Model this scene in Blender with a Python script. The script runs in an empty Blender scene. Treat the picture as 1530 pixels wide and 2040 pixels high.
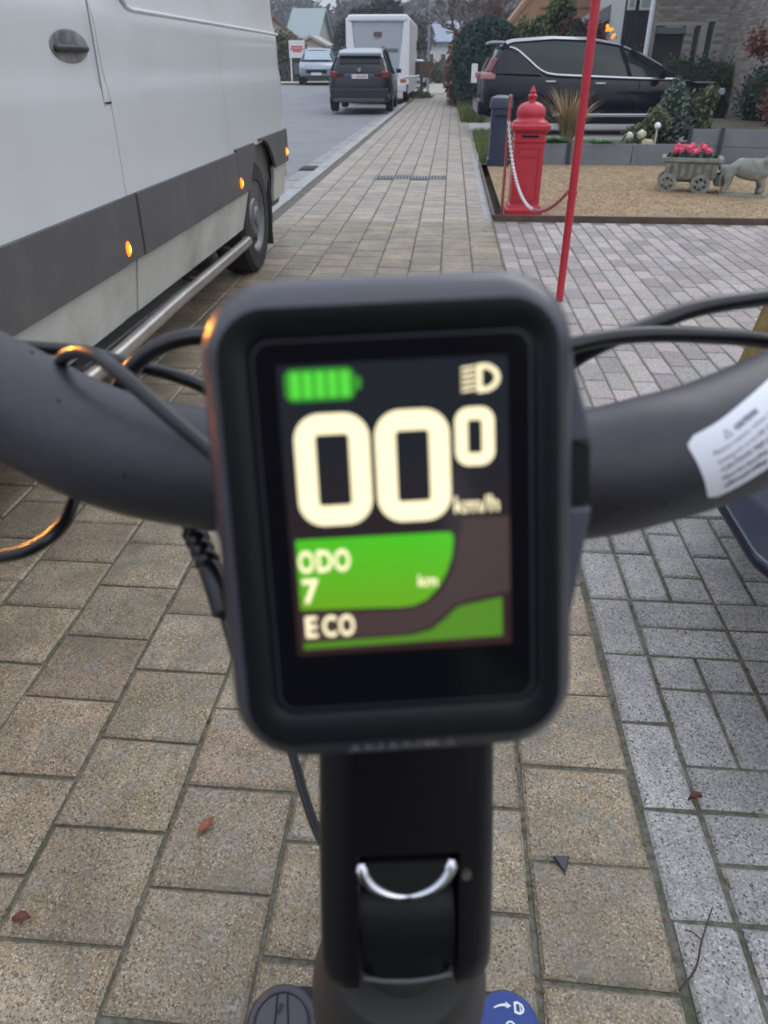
import bpy, bmesh, math, random
from mathutils import Vector, Matrix, noise
R = math.radians
random.seed(7)
scene = bpy.context.scene
col = scene.collection

# ------------------------------------------------------------------ camera
cam_d = bpy.data.cameras.new('camera')
cam = bpy.data.objects.new('camera', cam_d); col.objects.link(cam)
cam.location = (0, 0, 1.2)
cam.rotation_euler = (R(90 - 31.2), 0, R(4.6))
cam_d.sensor_fit = 'VERTICAL'; cam_d.sensor_height = 36; cam_d.sensor_width = 27
cam_d.lens = 25.94
cam_d.clip_start = 0.01; cam_d.clip_end = 1500
cam_d.dof.use_dof = True
cam_d.dof.focus_distance = 0.80
cam_d.dof.aperture_fstop = 17
scene.camera = cam

# ------------------------------------------------------------------ light
scene.view_settings.view_transform = 'Standard'
scene.view_settings.look = 'None'
scene.view_settings.gamma = 1
scene.view_settings.use_curve_mapping = False
scene.view_settings.exposure = 0.6
world = bpy.data.worlds.new('World'); scene.world = world
world.use_nodes = True
wn = world.node_tree.nodes; wl = world.node_tree.links
wn.clear()
wo = wn.new('ShaderNodeOutputWorld'); bg = wn.new('ShaderNodeBackground')
sky = wn.new('ShaderNodeTexSky'); sky.sky_type = 'NISHITA'; sky.sun_disc = False
sky.sun_elevation = R(38); sky.sun_rotation = R(150)
sky.air_density = 1.2; sky.dust_density = 3.0; sky.ozone_density = 1.5
# an even cloud cover hides most of the clear sky
mixw = wn.new('ShaderNodeMix'); mixw.data_type = 'RGBA'
mixw.inputs[0].default_value = 0.85
mixw.inputs[7].default_value = (6.0, 6.55, 7.6, 1)
wl.new(sky.outputs[0], mixw.inputs[6])
# an overcast sky is about three times brighter overhead than at the horizon: L = Lz (1 + 2 sin e) / 3
wtc = wn.new('ShaderNodeTexCoord'); wsx = wn.new('ShaderNodeSeparateXYZ'); wmr = wn.new('ShaderNodeMapRange')
wl.new(wtc.outputs['Generated'], wsx.inputs[0]); wl.new(wsx.outputs[2], wmr.inputs[0])
wmr.inputs[1].default_value = 0; wmr.inputs[2].default_value = 1; wmr.inputs[3].default_value = .62; wmr.inputs[4].default_value = 1.75
wvm = wn.new('ShaderNodeVectorMath'); wvm.operation = 'SCALE'
wl.new(mixw.outputs[2], wvm.inputs[0]); wl.new(wmr.outputs[0], wvm.inputs['Scale']); wl.new(wvm.outputs[0], bg.inputs[0])
bg.inputs[1].default_value = 0.10
wl.new(bg.outputs[0], wo.inputs[0])
sun_d = bpy.data.lights.new('sun', 'SUN'); sun = bpy.data.objects.new('sun', sun_d); col.objects.link(sun)
sun_d.energy = 0.5; sun_d.angle = R(40); sun_d.color = (1, .96, .9)
sun.rotation_euler = (R(52), 0, R(150))

# ------------------------------------------------------------------ materials
MATS = {}
def mat(name, c, rough=.6, metal=0, c2=None, scale=20, bump=0, bscale=None, detail=4, coat=0, spec=.5, island=0, obj_rnd=0,
        emit=None, estr=0, trans=0, crough=.06, blotch=None, speck=None, speck_scale=200, speck_amt=.5, ramp=(.35, .65), rvar=0, dirt=None, dirt_scale=3, ior=1.45, space='Object', alpha=1):
    if name in MATS: return MATS[name]
    m = bpy.data.materials.new(name); MATS[name] = m; m.use_nodes = True
    N = m.node_tree.nodes; L = m.node_tree.links
    b = N['Principled BSDF']
    b.inputs['Roughness'].default_value = rough; b.inputs['Metallic'].default_value = metal
    b.inputs['Specular IOR Level'].default_value = spec; b.inputs['Coat Weight'].default_value = coat
    b.inputs['Coat Roughness'].default_value = crough
    b.inputs['IOR'].default_value = ior; b.inputs['Transmission Weight'].default_value = trans; b.inputs['Alpha'].default_value = alpha
    tc = N.new('ShaderNodeTexCoord')
    if space == 'World':
        gm = N.new('ShaderNodeNewGeometry'); vec = gm.outputs['Position']
    else: vec = tc.outputs['Object']
    cur = None
    def mixrgb(fac, a, bcol, mode='MIX'):
        x = N.new('ShaderNodeMix'); x.data_type = 'RGBA'; x.blend_type = mode
        if isinstance(fac, (int, float)): x.inputs[0].default_value = fac
        else: L.new(fac, x.inputs[0])
        for i, v in ((6, a), (7, bcol)):
            if isinstance(v, tuple): x.inputs[i].default_value = (v[0], v[1], v[2], 1)
            else: L.new(v, x.inputs[i])
        return x.outputs[2]
    def nz(sc, det=4, rgh=.6):
        n = N.new('ShaderNodeTexNoise'); n.inputs['Scale'].default_value = sc; n.inputs['Detail'].default_value = det
        n.inputs['Roughness'].default_value = rgh; L.new(vec, n.inputs['Vector']); return n.outputs['Fac']
    def rmp(v, lo, hi):
        r = N.new('ShaderNodeMapRange'); r.inputs[1].default_value = lo; r.inputs[2].default_value = hi; L.new(v, r.inputs[0]); return r.outputs[0]
    cur = tuple(c)
    if c2 is not None:
        cur = mixrgb(rmp(nz(scale, detail), *ramp), tuple(c), tuple(c2))
    if speck is not None:
        vo = N.new('ShaderNodeTexVoronoi'); vo.inputs['Scale'].default_value = speck_scale; L.new(vec, vo.inputs['Vector'])
        sp = N.new('ShaderNodeSeparateColor'); L.new(vo.outputs['Color'], sp.inputs[0])
        n2 = nz(speck_scale * .7, 2)
        cur = mixrgb(rmp(sp.outputs[0], 1 - speck_amt, 1 - speck_amt + .08), cur, tuple(speck[0]))
        cur = mixrgb(rmp(sp.outputs[1], 1 - speck_amt * .8, 1 - speck_amt * .8 + .08), cur, tuple(speck[1]))
        cur = mixrgb(.5, cur, mixrgb(rmp(n2, .3, .7), (.25, .25, .25), (1.6, 1.6, 1.6)), 'MULTIPLY')
        cur = mixrgb(1.0, cur, (1.15, 1.15, 1.15), 'MULTIPLY')
    if island or obj_rnd:
        if island:
            g = N.new('ShaderNodeNewGeometry'); rnd = g.outputs['Random Per Island']; amt = island
        else:
            g = N.new('ShaderNodeObjectInfo'); rnd = g.outputs['Random']; amt = obj_rnd
        rr = N.new('ShaderNodeMapRange'); L.new(rnd, rr.inputs[0]); rr.inputs[3].default_value = 1 - amt; rr.inputs[4].default_value = 1 + amt
        wnz = N.new('ShaderNodeTexWhiteNoise'); wnz.noise_dimensions = '1D'; L.new(rnd, wnz.inputs['W'])
        tint = mixrgb(amt * .3, (1, 1, 1), wnz.outputs['Color'])
        cur = mixrgb(1.0, cur, tint, 'MULTIPLY')
        vm = N.new('ShaderNodeVectorMath'); vm.operation = 'SCALE'; L.new(cur, vm.inputs[0]); L.new(rr.outputs[0], vm.inputs['Scale']); cur = vm.outputs[0]
    if dirt is not None:
        cur = mixrgb(rmp(nz(dirt_scale, 6, .65), .48, .75), cur, tuple(dirt))
    if blotch is not None:
        cur = mixrgb(rmp(nz(16, 5, .7), .52, .66), cur, mixrgb(rmp(nz(150, 3, .8), .42, .58), tuple(blotch[0]), tuple(blotch[1])))
        cur = mixrgb(1.0, cur, mixrgb(rmp(nz(3.3, 3, .5), .35, .65), (.80, .80, .80), (1.14, 1.14, 1.14)), 'MULTIPLY')
    if isinstance(cur, tuple): b.inputs['Base Color'].default_value = (*cur, 1)
    else: L.new(cur, b.inputs['Base Color'])
    if rvar:
        r = N.new('ShaderNodeMapRange'); L.new(nz((bscale or scale) * .3, 4), r.inputs[0]); r.inputs[1].default_value = .3; r.inputs[2].default_value = .7
        r.inputs[3].default_value = max(.02, rough - rvar); r.inputs[4].default_value = min(1, rough + rvar); L.new(r.outputs[0], b.inputs['Roughness'])
    if bump:
        bp = N.new('ShaderNodeBump'); bp.inputs['Strength'].default_value = bump; bp.inputs['Distance'].default_value = .002
        L.new(nz(bscale or scale, 5, .7), bp.inputs['Height']); L.new(bp.outputs[0], b.inputs['Normal'])
    if emit is not None:
        b.inputs['Emission Color'].default_value = (*emit, 1); b.inputs['Emission Strength'].default_value = estr
    return m

# ------------------------------------------------------------------ mesh builder
class MB:
    def __init__(s): s.v = []; s.f = []; s.mi = []
    def add(s, vs, fs, mi=0):
        o = len(s.v); s.v += [tuple(x) for x in vs]
        s.f += [tuple(i + o for i in f) for f in fs]; s.mi += [mi] * len(fs)
    def box(s, c, d, rot=None, mi=0, taper=None):
        h = [x / 2 for x in d]; vs = []
        for z in (-1, 1):
            for y in (-1, 1):
                for x in (-1, 1):
                    t = taper if (taper and z > 0) else 1
                    p = Vector((x * h[0] * t, y * h[1] * t, z * h[2]))
                    if rot: p = rot @ p
                    vs.append(p + Vector(c))
        s.add(vs, [(0, 2, 3, 1), (4, 5, 7, 6), (0, 1, 5, 4), (2, 6, 7, 3), (0, 4, 6, 2), (1, 3, 7, 5)], mi)
    def bar(s, a, b, w, t, mi=0):
        a = Vector(a); b = Vector(b); d = b - a
        q = d.to_track_quat('Z', 'Y').to_matrix()
        s.box((a + b) / 2, (w, t, d.length), q, mi)
    def loft(s, rings, cap0=True, cap1=True, closed=True, mi=0):
        n = len(rings[0]); vs = [p for r in rings for p in r]; fs = []
        m = n if closed else n - 1
        for i in range(len(rings) - 1):
            for j in range(m):
                k = (j + 1) % n
                fs.append((i * n + j, i * n + k, (i + 1) * n + k, (i + 1) * n + j))
        if cap0: fs.append(tuple(range(n))[::-1])
        if cap1: fs.append(tuple((len(rings) - 1) * n + j for j in range(n)))
        s.add(vs, fs, mi)
    def cyl(s, a, b, r, r2=None, n=16, mi=0, cap=True):
        a = Vector(a); b = Vector(b); r2 = r if r2 is None else r2
        q = (b - a).to_track_quat('Z', 'Y').to_matrix()
        ring = lambda c, rr: [c + q @ Vector((rr * math.cos(t * 2 * math.pi / n), rr * math.sin(t * 2 * math.pi / n), 0)) for t in range(n)]
        s.loft([ring(a, r), ring(b, r2)], cap, cap, mi=mi)
    def tube(s, pts, r, n=12, mi=0, cap=True):
        rings = []
        P = [Vector(p) for p in pts]; up = None
        for i, p in enumerate(P):
            t = (P[min(i + 1, len(P) - 1)] - P[max(i - 1, 0)]).normalized()
            if up is None: up = t.orthogonal().normalized()
            up = (up - t * up.dot(t)).normalized(); w = t.cross(up)
            rr = r(i / (len(P) - 1)) if callable(r) else r
            rings.append([p + up * (rr * math.cos(a * 2 * math.pi / n)) + w * (rr * math.sin(a * 2 * math.pi / n)) for a in range(n)])
        s.loft(rings, cap, cap, mi=mi)
    def lathe(s, prof, n=24, c=(0, 0, 0), q=None, mi=0, cap=False):
        c = Vector(c); rings = []
        for r, z in prof:
            ring = []
            for a in range(n):
                p = Vector((r * math.cos(a * 2 * math.pi / n), r * math.sin(a * 2 * math.pi / n), z))
                if q: p = q @ p
                ring.append(p + c)
            rings.append(ring)
        s.loft(rings, cap, cap, mi=mi)
    def prism(s, poly, a, b, axis='y', mi=0):
        def P(u, v, w):
            return {'y': (u, w, v), 'x': (w, u, v), 'z': (u, v, w)}[axis]
        n = len(poly); vs = [P(u, v, a) for u, v in poly] + [P(u, v, b) for u, v in poly]
        fs = [tuple(range(n))[::-1], tuple(range(n, 2 * n))] + [(i, (i + 1) % n, n + (i + 1) % n, n + i) for i in range(n)]
        s.add(vs, fs, mi)
    def blob(s, c, r, sub=2, jit=.2, seed=0, mi=0, f=2.0):
        bm = bmesh.new(); bmesh.ops.create_icosphere(bm, subdivisions=sub, radius=1)
        vs = []
        for v in bm.verts:
            p = v.co.copy(); k = 1 + jit * noise.noise(p * f + Vector((seed, seed * 2.3, seed * 1.7)))
            vs.append(Vector((p.x * r[0] * k + c[0], p.y * r[1] * k + c[1], p.z * r[2] * k + c[2])))
        s.add(vs, [tuple(v.index for v in fc.verts) for fc in bm.faces], mi); bm.free()
    def mesh(s, name, mats, smooth=False, ang=35, fix=True):
        me = bpy.data.meshes.new(name); me.from_pydata(s.v, [], s.f)
        if not isinstance(mats, (list, tuple)): mats = [mats]
        for m in mats: me.materials.append(m)
        if len(mats) > 1: me.polygons.foreach_set('material_index', s.mi)
        if fix:
            bm = bmesh.new(); bm.from_mesh(me); bmesh.ops.recalc_face_normals(bm, faces=bm.faces); bm.to_mesh(me); bm.free()
        if smooth:
            me.shade_smooth()
            me.set_sharp_from_angle(angle=R(ang))
        me.update()
        return me
    def build(s, name, mats, parent=None, smooth=False, world=False, bevel=0, loc=None, fix=True, ang=35):
        if world and parent is not None:
            M = WM(parent).inverted(); s.v = [tuple(M @ Vector(p)) for p in s.v]
        me = s.mesh(name, mats, smooth, ang, fix)
        o = bpy.data.objects.new(name, me); col.objects.link(o)
        if parent is not None: o.parent = parent
        if loc: o.location = loc
        if bevel:
            md = o.modifiers.new('bevel', 'BEVEL'); md.width = bevel; md.segments = 2; md.limit_method = 'ANGLE'; md.angle_limit = R(40)
            md.harden_normals = False
        return o
def WM(o):
    M = Matrix.LocRotScale(o.location, o.rotation_euler, o.scale)
    return WM(o.parent) @ M if o.parent else M
def tag(o, label, cat, group=None):
    o['label'] = label; o['category'] = cat
    if group: o['group'] = group
    return o
def empty(name, loc, rz=0, label=None, cat=None, group=None, rot=None):
    o = bpy.data.objects.new(name, None); col.objects.link(o); o.location = loc
    o.rotation_euler = rot or (0, 0, rz); o.empty_display_size = .1
    if label: tag(o, label, cat, group)
    return o
def structure(o): o['kind'] = 'structure'; return o
def stuff(o): o['kind'] = 'stuff'; return o
def spline(pts, k=8):
    P = [Vector(p) for p in pts]; P = [P[0] * 2 - P[1]] + P + [P[-1] * 2 - P[-2]]; out = []
    for i in range(1, len(P) - 2):
        for j in range(k):
            t = j / k
            out.append(.5 * ((2 * P[i]) + (P[i + 1] - P[i - 1]) * t + (2 * P[i - 1] - 5 * P[i] + 4 * P[i + 1] - P[i + 2]) * t * t + (3 * P[i] - P[i - 1] - 3 * P[i + 1] + P[i + 2]) * t ** 3))
    out.append(P[-2]); return out
def rrect(w, h, r, n=6, cx=0, cy=0):
    o = []
    for (sx, sy, a0) in ((1, 1, 0), (-1, 1, 90), (-1, -1, 180), (1, -1, 270)):
        for i in range(n + 1):
            a = R(a0 + 90 * i / n); o.append((cx + sx * (w / 2 - r) + r * math.cos(a), cy + sy * (h / 2 - r) + r * math.sin(a)))
    return o
def text_verts(txt, size, align='LEFT', bold=0.0, res=3, extr=0, shear=0):
    cu = bpy.data.curves.new('t', 'FONT'); cu.body = txt; cu.size = size; cu.align_x = align; cu.offset = bold
    cu.resolution_u = res; cu.extrude = extr; cu.shear = shear
    ob = bpy.data.objects.new('t', cu); col.objects.link(ob)
    me = bpy.data.meshes.new_from_object(ob.evaluated_get(bpy.context.evaluated_depsgraph_get()))
    vs = [v.co.copy() for v in me.vertices]; fs = [tuple(p.vertices) for p in me.polygons]
    bpy.data.objects.remove(ob); bpy.data.curves.remove(cu); bpy.data.meshes.remove(me)
    return vs, fs

# ================================================================== GROUND
M_joint = mat('joint_moss', (.075, .072, .052), .9, c2=(.16, .15, .12), scale=90, bump=.8, bscale=150, space='World', dirt=(.045, .055, .022), dirt_scale=8)
SP_Y = dict(c2=(.195, .145, .082), scale=11, speck=((.33, .29, .235), (.09, .075, .055)), speck_scale=330, speck_amt=.24, bump=.5, bscale=330, rvar=.12, space='World')
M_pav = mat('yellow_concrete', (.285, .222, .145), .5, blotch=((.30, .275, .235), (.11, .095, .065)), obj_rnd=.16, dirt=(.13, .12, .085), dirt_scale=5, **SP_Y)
M_pav_far = mat('yellow_concrete_far_sheen', (.345, .283, .232), .5, island=.18, dirt=(.16, .145, .12), dirt_scale=5, **{**SP_Y, 'c2': (.285, .23, .18)})  # paler and pinker than near pavers; distant wet sheen and haze in its colour
SP_G = dict(c2=(.24, .225, .208), scale=14, speck=((.36, .36, .36), (.075, .075, .08)), speck_scale=300, speck_amt=.2, bump=.55, bscale=300, rvar=.12, space='World')
M_grey = mat('grey_concrete', (.30, .280, .258), .55, blotch=((.33, .32, .31), (.14, .135, .125)), obj_rnd=.12, **SP_G)
M_pink = mat('pink_grey_concrete', (.335, .272, .245), .5, obj_rnd=.26, **{**SP_G, 'c2': (.285, .245, .225)})
M_pink_far = mat('pink_grey_concrete_far', (.335, .272, .245), .5, island=.26, **{**SP_G, 'c2': (.285, .245, .225)})
M_kerb = mat('kerb_concrete', (.36, .35, .34), .7, c2=(.28, .27, .26), scale=6, bump=.4, bscale=120, space='World')
M_asph = mat('asphalt', (.17, .17, .182), .75, c2=(.205, .205, .215), scale=1.2, bump=.5, bscale=180, space='World', dirt=(.2, .2, .2), dirt_scale=.7)

def rise(x, y):
    a = min(1, max(0, (-x - 3.2) / 3.0)); b = min(1, max(0, (y - 26) / 14)); a = a * a * (3 - 2 * a); b = b * b * (3 - 2 * b)
    return .42 * a * b
def sheet(name, x0, x1, y0, y1, z, m, nx=1, ny=1, fz=None, parent=None):
    b = MB(); vs = []
    for j in range(ny + 1):
        for i in range(nx + 1):
            x = x0 + (x1 - x0) * i / nx; y = y0 + (y1 - y0) * j / ny
            vs.append((x, y, z + (fz(x, y) if fz else 0)))
    fs = [(j * (nx + 1) + i, j * (nx + 1) + i + 1, (j + 1) * (nx + 1) + i + 1, (j + 1) * (nx + 1) + i) for j in range(ny) for i in range(nx)]
    b.add(vs, fs); return b.build(name, m, parent, smooth=nx * ny > 1)
M_earth = mat('grassy_earth', (.07, .085, .04), .95, c2=(.13, .12, .08), scale=.8, space='World')
structure(sheet('ground', -120, 110, -250, 250, -.16, M_earth))
structure(sheet('road', -60, -2.06, -12, 75, -.05, M_asph, 60, 60, rise))

# --- pavement: 9 columns of square stones, half bond
XE = .406; PX = .2175; PY = .206
pavement = structure(sheet('pavement', -1.64, .42, -2, 90, -.007, M_joint))
def paver_mesh(name, w, d, m, h=.03, ch=.006, seed=0):
    random.seed(seed)
    b = MB(); j = [random.uniform(-.0024, .0024) for _ in range(8)]
    out = [(-w / 2 + j[0], -d / 2 + j[1]), (w / 2 + j[2], -d / 2 + j[3]), (w / 2 + j[4], d / 2 + j[5]), (-w / 2 + j[6], d / 2 + j[7])]
    r0 = [(x, y, -h) for x, y in out]; r1 = [(x, y, -ch * .8) for x, y in out]
    r2 = [(x * (1 - 2 * ch / w), y * (1 - 2 * ch / d), 0) for x, y in out]
    b.loft([r0, r1, r2], False, True)
    return b.mesh(name, m, fix=True)
def paver(me, x, y, z, parent, rz=0):
    o = bpy.data.objects.new('paver', me); col.objects.link(o); o.location = (x, y, z)
    o.rotation_euler = (random.uniform(-.006, .006), random.uniform(-.006, .006), rz + random.uniform(-.006, .006)); o.parent = parent
    return o
pm = [paver_mesh('paver', PX - .0075, PY - .0075, M_pav, seed=i) for i in range(6)]
random.seed(3); rest = MB(); n = 0
for r in range(2, 200):
    for c in range(9):
        x = XE - PX * (c + .5); y = (.612 if c % 2 == 0 else .715) + (r - 3) * PY + PY / 2
        if y > 42: continue
        if -.95 < x < -.08 and 9.86 < y < 10.24: continue
        z = random.uniform(-.0015, .002)
        if n < 288: paver(random.choice(pm), x, y, z, pavement); n += 1
        else:
            w = PX - .012; d = PY - .012; e = .007
            rest.loft([[(x + a * w / 2, y + q * d / 2, z - .02) for a, q in ((-1, -1), (1, -1), (1, 1), (-1, 1))],
                       [(x + a * w / 2, y + q * d / 2, z - .005) for a, q in ((-1, -1), (1, -1), (1, 1), (-1, 1))],
                       [(x + a * (w / 2 - e), y + q * (d / 2 - e), z) for a, q in ((-1, -1), (1, -1), (1, 1), (-1, 1))]], False, True)
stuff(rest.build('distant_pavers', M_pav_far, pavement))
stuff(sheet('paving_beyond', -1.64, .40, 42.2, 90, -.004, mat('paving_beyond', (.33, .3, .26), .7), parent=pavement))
# kerb stones and gutter
kerb = structure(empty('kerb', (-1.72, 0, 0)))
kb = MB(); kb.box((0, 0, -.1), (.145, .985, .2)); km = kb.mesh('kerb_stone', M_kerb)
for i in range(0, 46):
    o = bpy.data.objects.new('kerb_stone', km); col.objects.link(o); o.parent = kerb; o.location = (0, i * 1.0 - 1.5, .004 * (i % 2) + .003)
gut = structure(empty('gutter', (-1.93, 0, 0)))
gb = MB(); gb.box((0, 0, -.05), (.25, .985, .1)); gm = gb.mesh('gutter_slab', mat('gutter_concrete', (.27, .265, .26), .6, c2=(.2, .2, .2), scale=5, space='World'))
for i in range(0, 46):
    o = bpy.data.objects.new('gutter_slab', gm); col.objects.link(o); o.parent = gut; o.location = (0, i * 1.0 - 1.5, -.042 - .003 * (i % 2))
gc = empty('gully_cover', (-1.95, 11.2, -.036), 0, 'dark cast iron gully cover in the gutter beside the kerb', 'drain cover')
b = MB(); b.box((0, 0, 0), (.24, .42, .012)); b.build('frame', mat('cast_iron', (.03, .03, .032), .6), gc)
for k in range(6):
    b = MB(); b.box((0, -.16 + k * .064, .012), (.2, .024, .01)); b.build('grate_bar', mat('cast_iron_worn', (.07, .07, .072), .5), gc)
dg = empty('drain_grate', (-.515, 10.05, -.008), 0, 'rectangular slotted metal grate set across the yellow pavement', 'drain grate')
b = MB(); b.box((0, 0, 0), (.86, .38, .006)); b.build('pit', mat('pit_grey', (.10, .095, .09), .9), dg)
for k in range(22):
    b = MB(); b.box((-.41 + k * .039, 0, .008), (.016, .37, .012)); b.build('grate_bar', mat('galvanised', (.2, .2, .21), .5, .4), dg)

# --- grey multi-format path on the right
path = structure(sheet('path', .412, 2.9, -.6, 2.3, -.0065, M_joint))
random.seed(11)
U = .108
occ = {}
cells_x = 20; cells_y = 27
cache = {}
for j in range(cells_y):
    yk = j
    for i in range(cells_x):
        if (i, j) in occ: continue
        if i == 0: w, h = 1, 2
        else:
            opts = [(2, 1), (1, 2), (1, 1), (2, 1), (2, 2) if random.random() < .25 else (2, 1)]
            random.shuffle(opts)
            for w, h in opts + [(1, 1)]:
                if all((i + a, j + q) not in occ and i + a < cells_x and j + q < cells_y and not (i + a == 0) for a in range(w) for q in range(h)): break
        for a in range(w):
            for q in range(h): occ[(i + a, j + q)] = 1
        if (w, h) not in cache: cache[(w, h)] = [paver_mesh('paver', U * w - .009, U * h - .009, M_grey, seed=20 + k + w * 7 + h) for k in range(3)]
        if n: paver(random.choice(cache[(w, h)]), .414 + U * (i + w / 2), -.6 + .03 + U * (j + h / 2), random.uniform(-.002, .002), path)
# --- pinkish driveway further on
drive = structure(sheet('driveway', .412, 4.6, 2.33, 7.1, -.006, mat('driveway_joint', (.15, .14, .12), .9, c2=(.21, .2, .17), scale=60, space='World', dirt=(.07, .08, .04), dirt_scale=5)))
dm = [paver_mesh('paver', .099, .201, M_pink, seed=60 + k, ch=.005) for k in range(4)]
random.seed(5); rest = MB(); n = 0
rows = []
for r in range(0, 24):
    for c in range(0, 38):
        x = .414 + .108 * (c + .5); y = 2.34 + .21 * (r + .5) + (.105 if c % 2 else 0)
        if y > 7.02: continue
        rows.append((y + abs(x - 1.2) * .9, x, y))
rows.sort()
for k, (q, x, y) in enumerate(rows):
    z = random.uniform(-.0015, .002)
    if k < 297: paver(random.choice(dm), x, y, z, drive)
    else:
        w = .098; d = .2; e = .005
        S = ((-1, -1), (1, -1), (1, 1), (-1, 1))
        rest.loft([[(x + a * w / 2, y + q * d / 2, z - .02) for a, q in S], [(x + a * w / 2, y + q * d / 2, z - .005) for a, q in S],
                   [(x + a * (w / 2 - e), y + q * (d / 2 - e), z) for a, q in S]], False, True)
stuff(rest.build('distant_pavers', M_pink_far, drive))

# --- gravel bed, its edging and the slabs beside the pavement
M_gravel = mat('bark_gravel', (.36, .26, .15), .95, c2=(.24, .165, .09), scale=9, bump=1, bscale=60, space='World', dirt=(.2, .14, .09), dirt_scale=2.5)
bed = structure(empty('gravel_bed', (.5, 7.2, 0)))
sheet('bed_ground', .02, 8, 0, 4.28, .012, M_gravel, parent=bed)
random.seed(9); b = MB()
for k in range(9000):
    x = random.uniform(.03, 4.6); y = random.uniform(.02, 4.2); s = random.uniform(.006, .016); a = random.random() * 6.28; z = .012 + random.random() * .006
    p = [(x + s * math.cos(a + t), y + s * math.sin(a + t) * .7, z) for t in (0, 2.1, 4.2)]
    b.add(p + [(x, y, z + s * .6)], [(0, 1, 3), (1, 2, 3), (2, 0, 3)])
stuff(b.build('gravel', mat('gravel_chips', (.4, .29, .17), .95, island=.35, c2=(.32, .21, .12), scale=8), bed, fix=False))
ed = empty('bed_edging', (.42, 7.13, 0), 0, 'low dark brown edging board framing the front and left of the gravel bed', 'edging')
M_rust = mat('brown_edging', (.075, .05, .04), .7, c2=(.12, .08, .06), scale=8)
b = MB(); b.box((2.3, .0, .012), (4.6, .03, .07)); b.build('front_board', M_rust, ed)
b = MB(); b.box((-.0, 2.15, .012), (.025, 4.25, .06)); b.build('side_board', M_rust, ed)
verge = structure(sheet('verge', .42, 1.25, 11.55, 17.0, -.002, mat('verge_grass', (.09, .11, .045), .95, c2=(.15, .13, .08), scale=6, space='World'), 1, 1))
edst = structure(empty('edge_strip', (.45, 0, 0)))
b = MB(); b.box((0, 0, 0), (.085, .98, .05)); me = b.mesh('edge_stone', M_kerb)
for i in range(12):
    o = bpy.data.objects.new('edge_stone', me); col.objects.link(o); o.parent = edst; o.location = (-.075 if i < 5 else .0, 7.6 + i, -.021)
structure(sheet('house_driveway', .41, 9, 15.6, 20.5, -.006, mat('pale_slabs', (.38, .37, .36), .6, c2=(.3, .29, .28), scale=2, space='World')))
structure(sheet('front_garden', 1.2, 14, 11.5, 15.58, -.01, mat('garden_soil', (.06, .05, .035), .95, c2=(.1, .09, .05), scale=4, space='World')))
structure(sheet('far_lawn', .43, 40, 20.6, 90, -.012, M_earth))

def grass_patch(name, x0, x1, y0, y1, n, h, m, z=0, seed=1, fz=None):
    random.seed(seed); b = MB()
    for k in range(n):
        x = random.uniform(x0, x1); y = random.uniform(y0, y1); a = random.random() * 6.28; hh = h * random.uniform(.4, 1.2); w = .006 + hh * .05
        dx, dy = math.cos(a) * w, math.sin(a) * w; lx, ly = random.gauss(0, hh * .3), random.gauss(0, hh * .3); zz = z + (fz(x, y) if fz else 0)
        b.add([(x - dx, y - dy, zz), (x + dx, y + dy, zz), (x + lx, y + ly, zz + hh)], [(0, 1, 2)])
    return stuff(tag(b.build(name, m, fix=False), 'tufts of green grass and weeds along the right edge of the pavement', 'grass'))
M_blade = mat('grass_blade', (.1, .15, .04), .8, c2=(.16, .17, .07), scale=3, island=.3)
grass_patch('verge_weeds', .44, 1.2, 11.6, 16.8, 5000, .14, M_blade)
o = grass_patch('hedge_foot_weeds', .25, .8, 20.5, 27, 3500, .3, M_blade, seed=4); o['label'] = 'rough green weeds at the foot of the clipped hedge tree'

# moss and litter close by
def leaf(name, label, x, y, L, W, a, c, z=.006, curl=.004):
    b = MB(); n = 6; vs = []; fs = []
    for i in range(n + 1):
        t = i / n; w = W * math.sin(math.pi * min(1, t * .95 + .03)) ** .8 / 2
        for s_ in (-1, 0, 1):
            vs.append(Vector((t * L - L / 2, s_ * w, z + curl * (abs(s_) * 1.0) + curl * math.sin(t * 3))))
    for i in range(n):
        for s_ in range(2): q = i * 3 + s_; fs.append((q, q + 1, q + 4, q + 3))
    rz = Matrix.Rotation(a, 4, 'Z'); vs = [rz @ v for v in vs]
    b.add(vs, fs); o = b.build(name, mat(name + label[:6], c, .6, c2=tuple(k * .6 for k in c), scale=150), loc=(x, y, 0), fix=False, smooth=True); return tag(o, label, 'leaf')
leaf('fallen_leaf', 'small orange brown leaf lying on a yellow paver left of the stem', -.394, .83, .04, .018, 1.1, (.30, .10, .05))
leaf('fallen_leaf', 'dark red curled leaf on the grey pavers at the right', .515, .96, .03, .016, .3, (.13, .045, .03), curl=.008)
leaf('fallen_leaf', 'dark rotten leaf scrap on a yellow paver at the lower left edge', -.646, .637, .03, .02, .2, (.04, .02, .015))
b = MB(); b.loft([[(-.014, .008, .003), (.016, .012, .003), (.004, -.022, .003)], [(-.012, .007, .01), (.013, .010, .009), (.003, -.018, .007)]])
tag(b.build('stone_chip', mat('slate_chip', (.05, .05, .06), .6), loc=(.247, .812, 0)), 'dark grey triangular stone chip lying on a paver joint right of the stem', 'stone chip')
b = MB()
b.tube(spline([(.398, .612, .006), (.43, .645, .01), (.452, .69, .009), (.484, .745, .012)]), lambda t: .0022 - .001 * t, 6)
b.tube([(.452, .69, .009), (.44, .70, .012), (.428, .702, .014)], .0012, 5)
tag(b.build('twig', mat('twig_bark', (.06, .035, .025), .8)), 'thin dark forked twig lying across the yellow and grey pavers', 'twig')
random.seed(21); b = MB()
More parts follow.
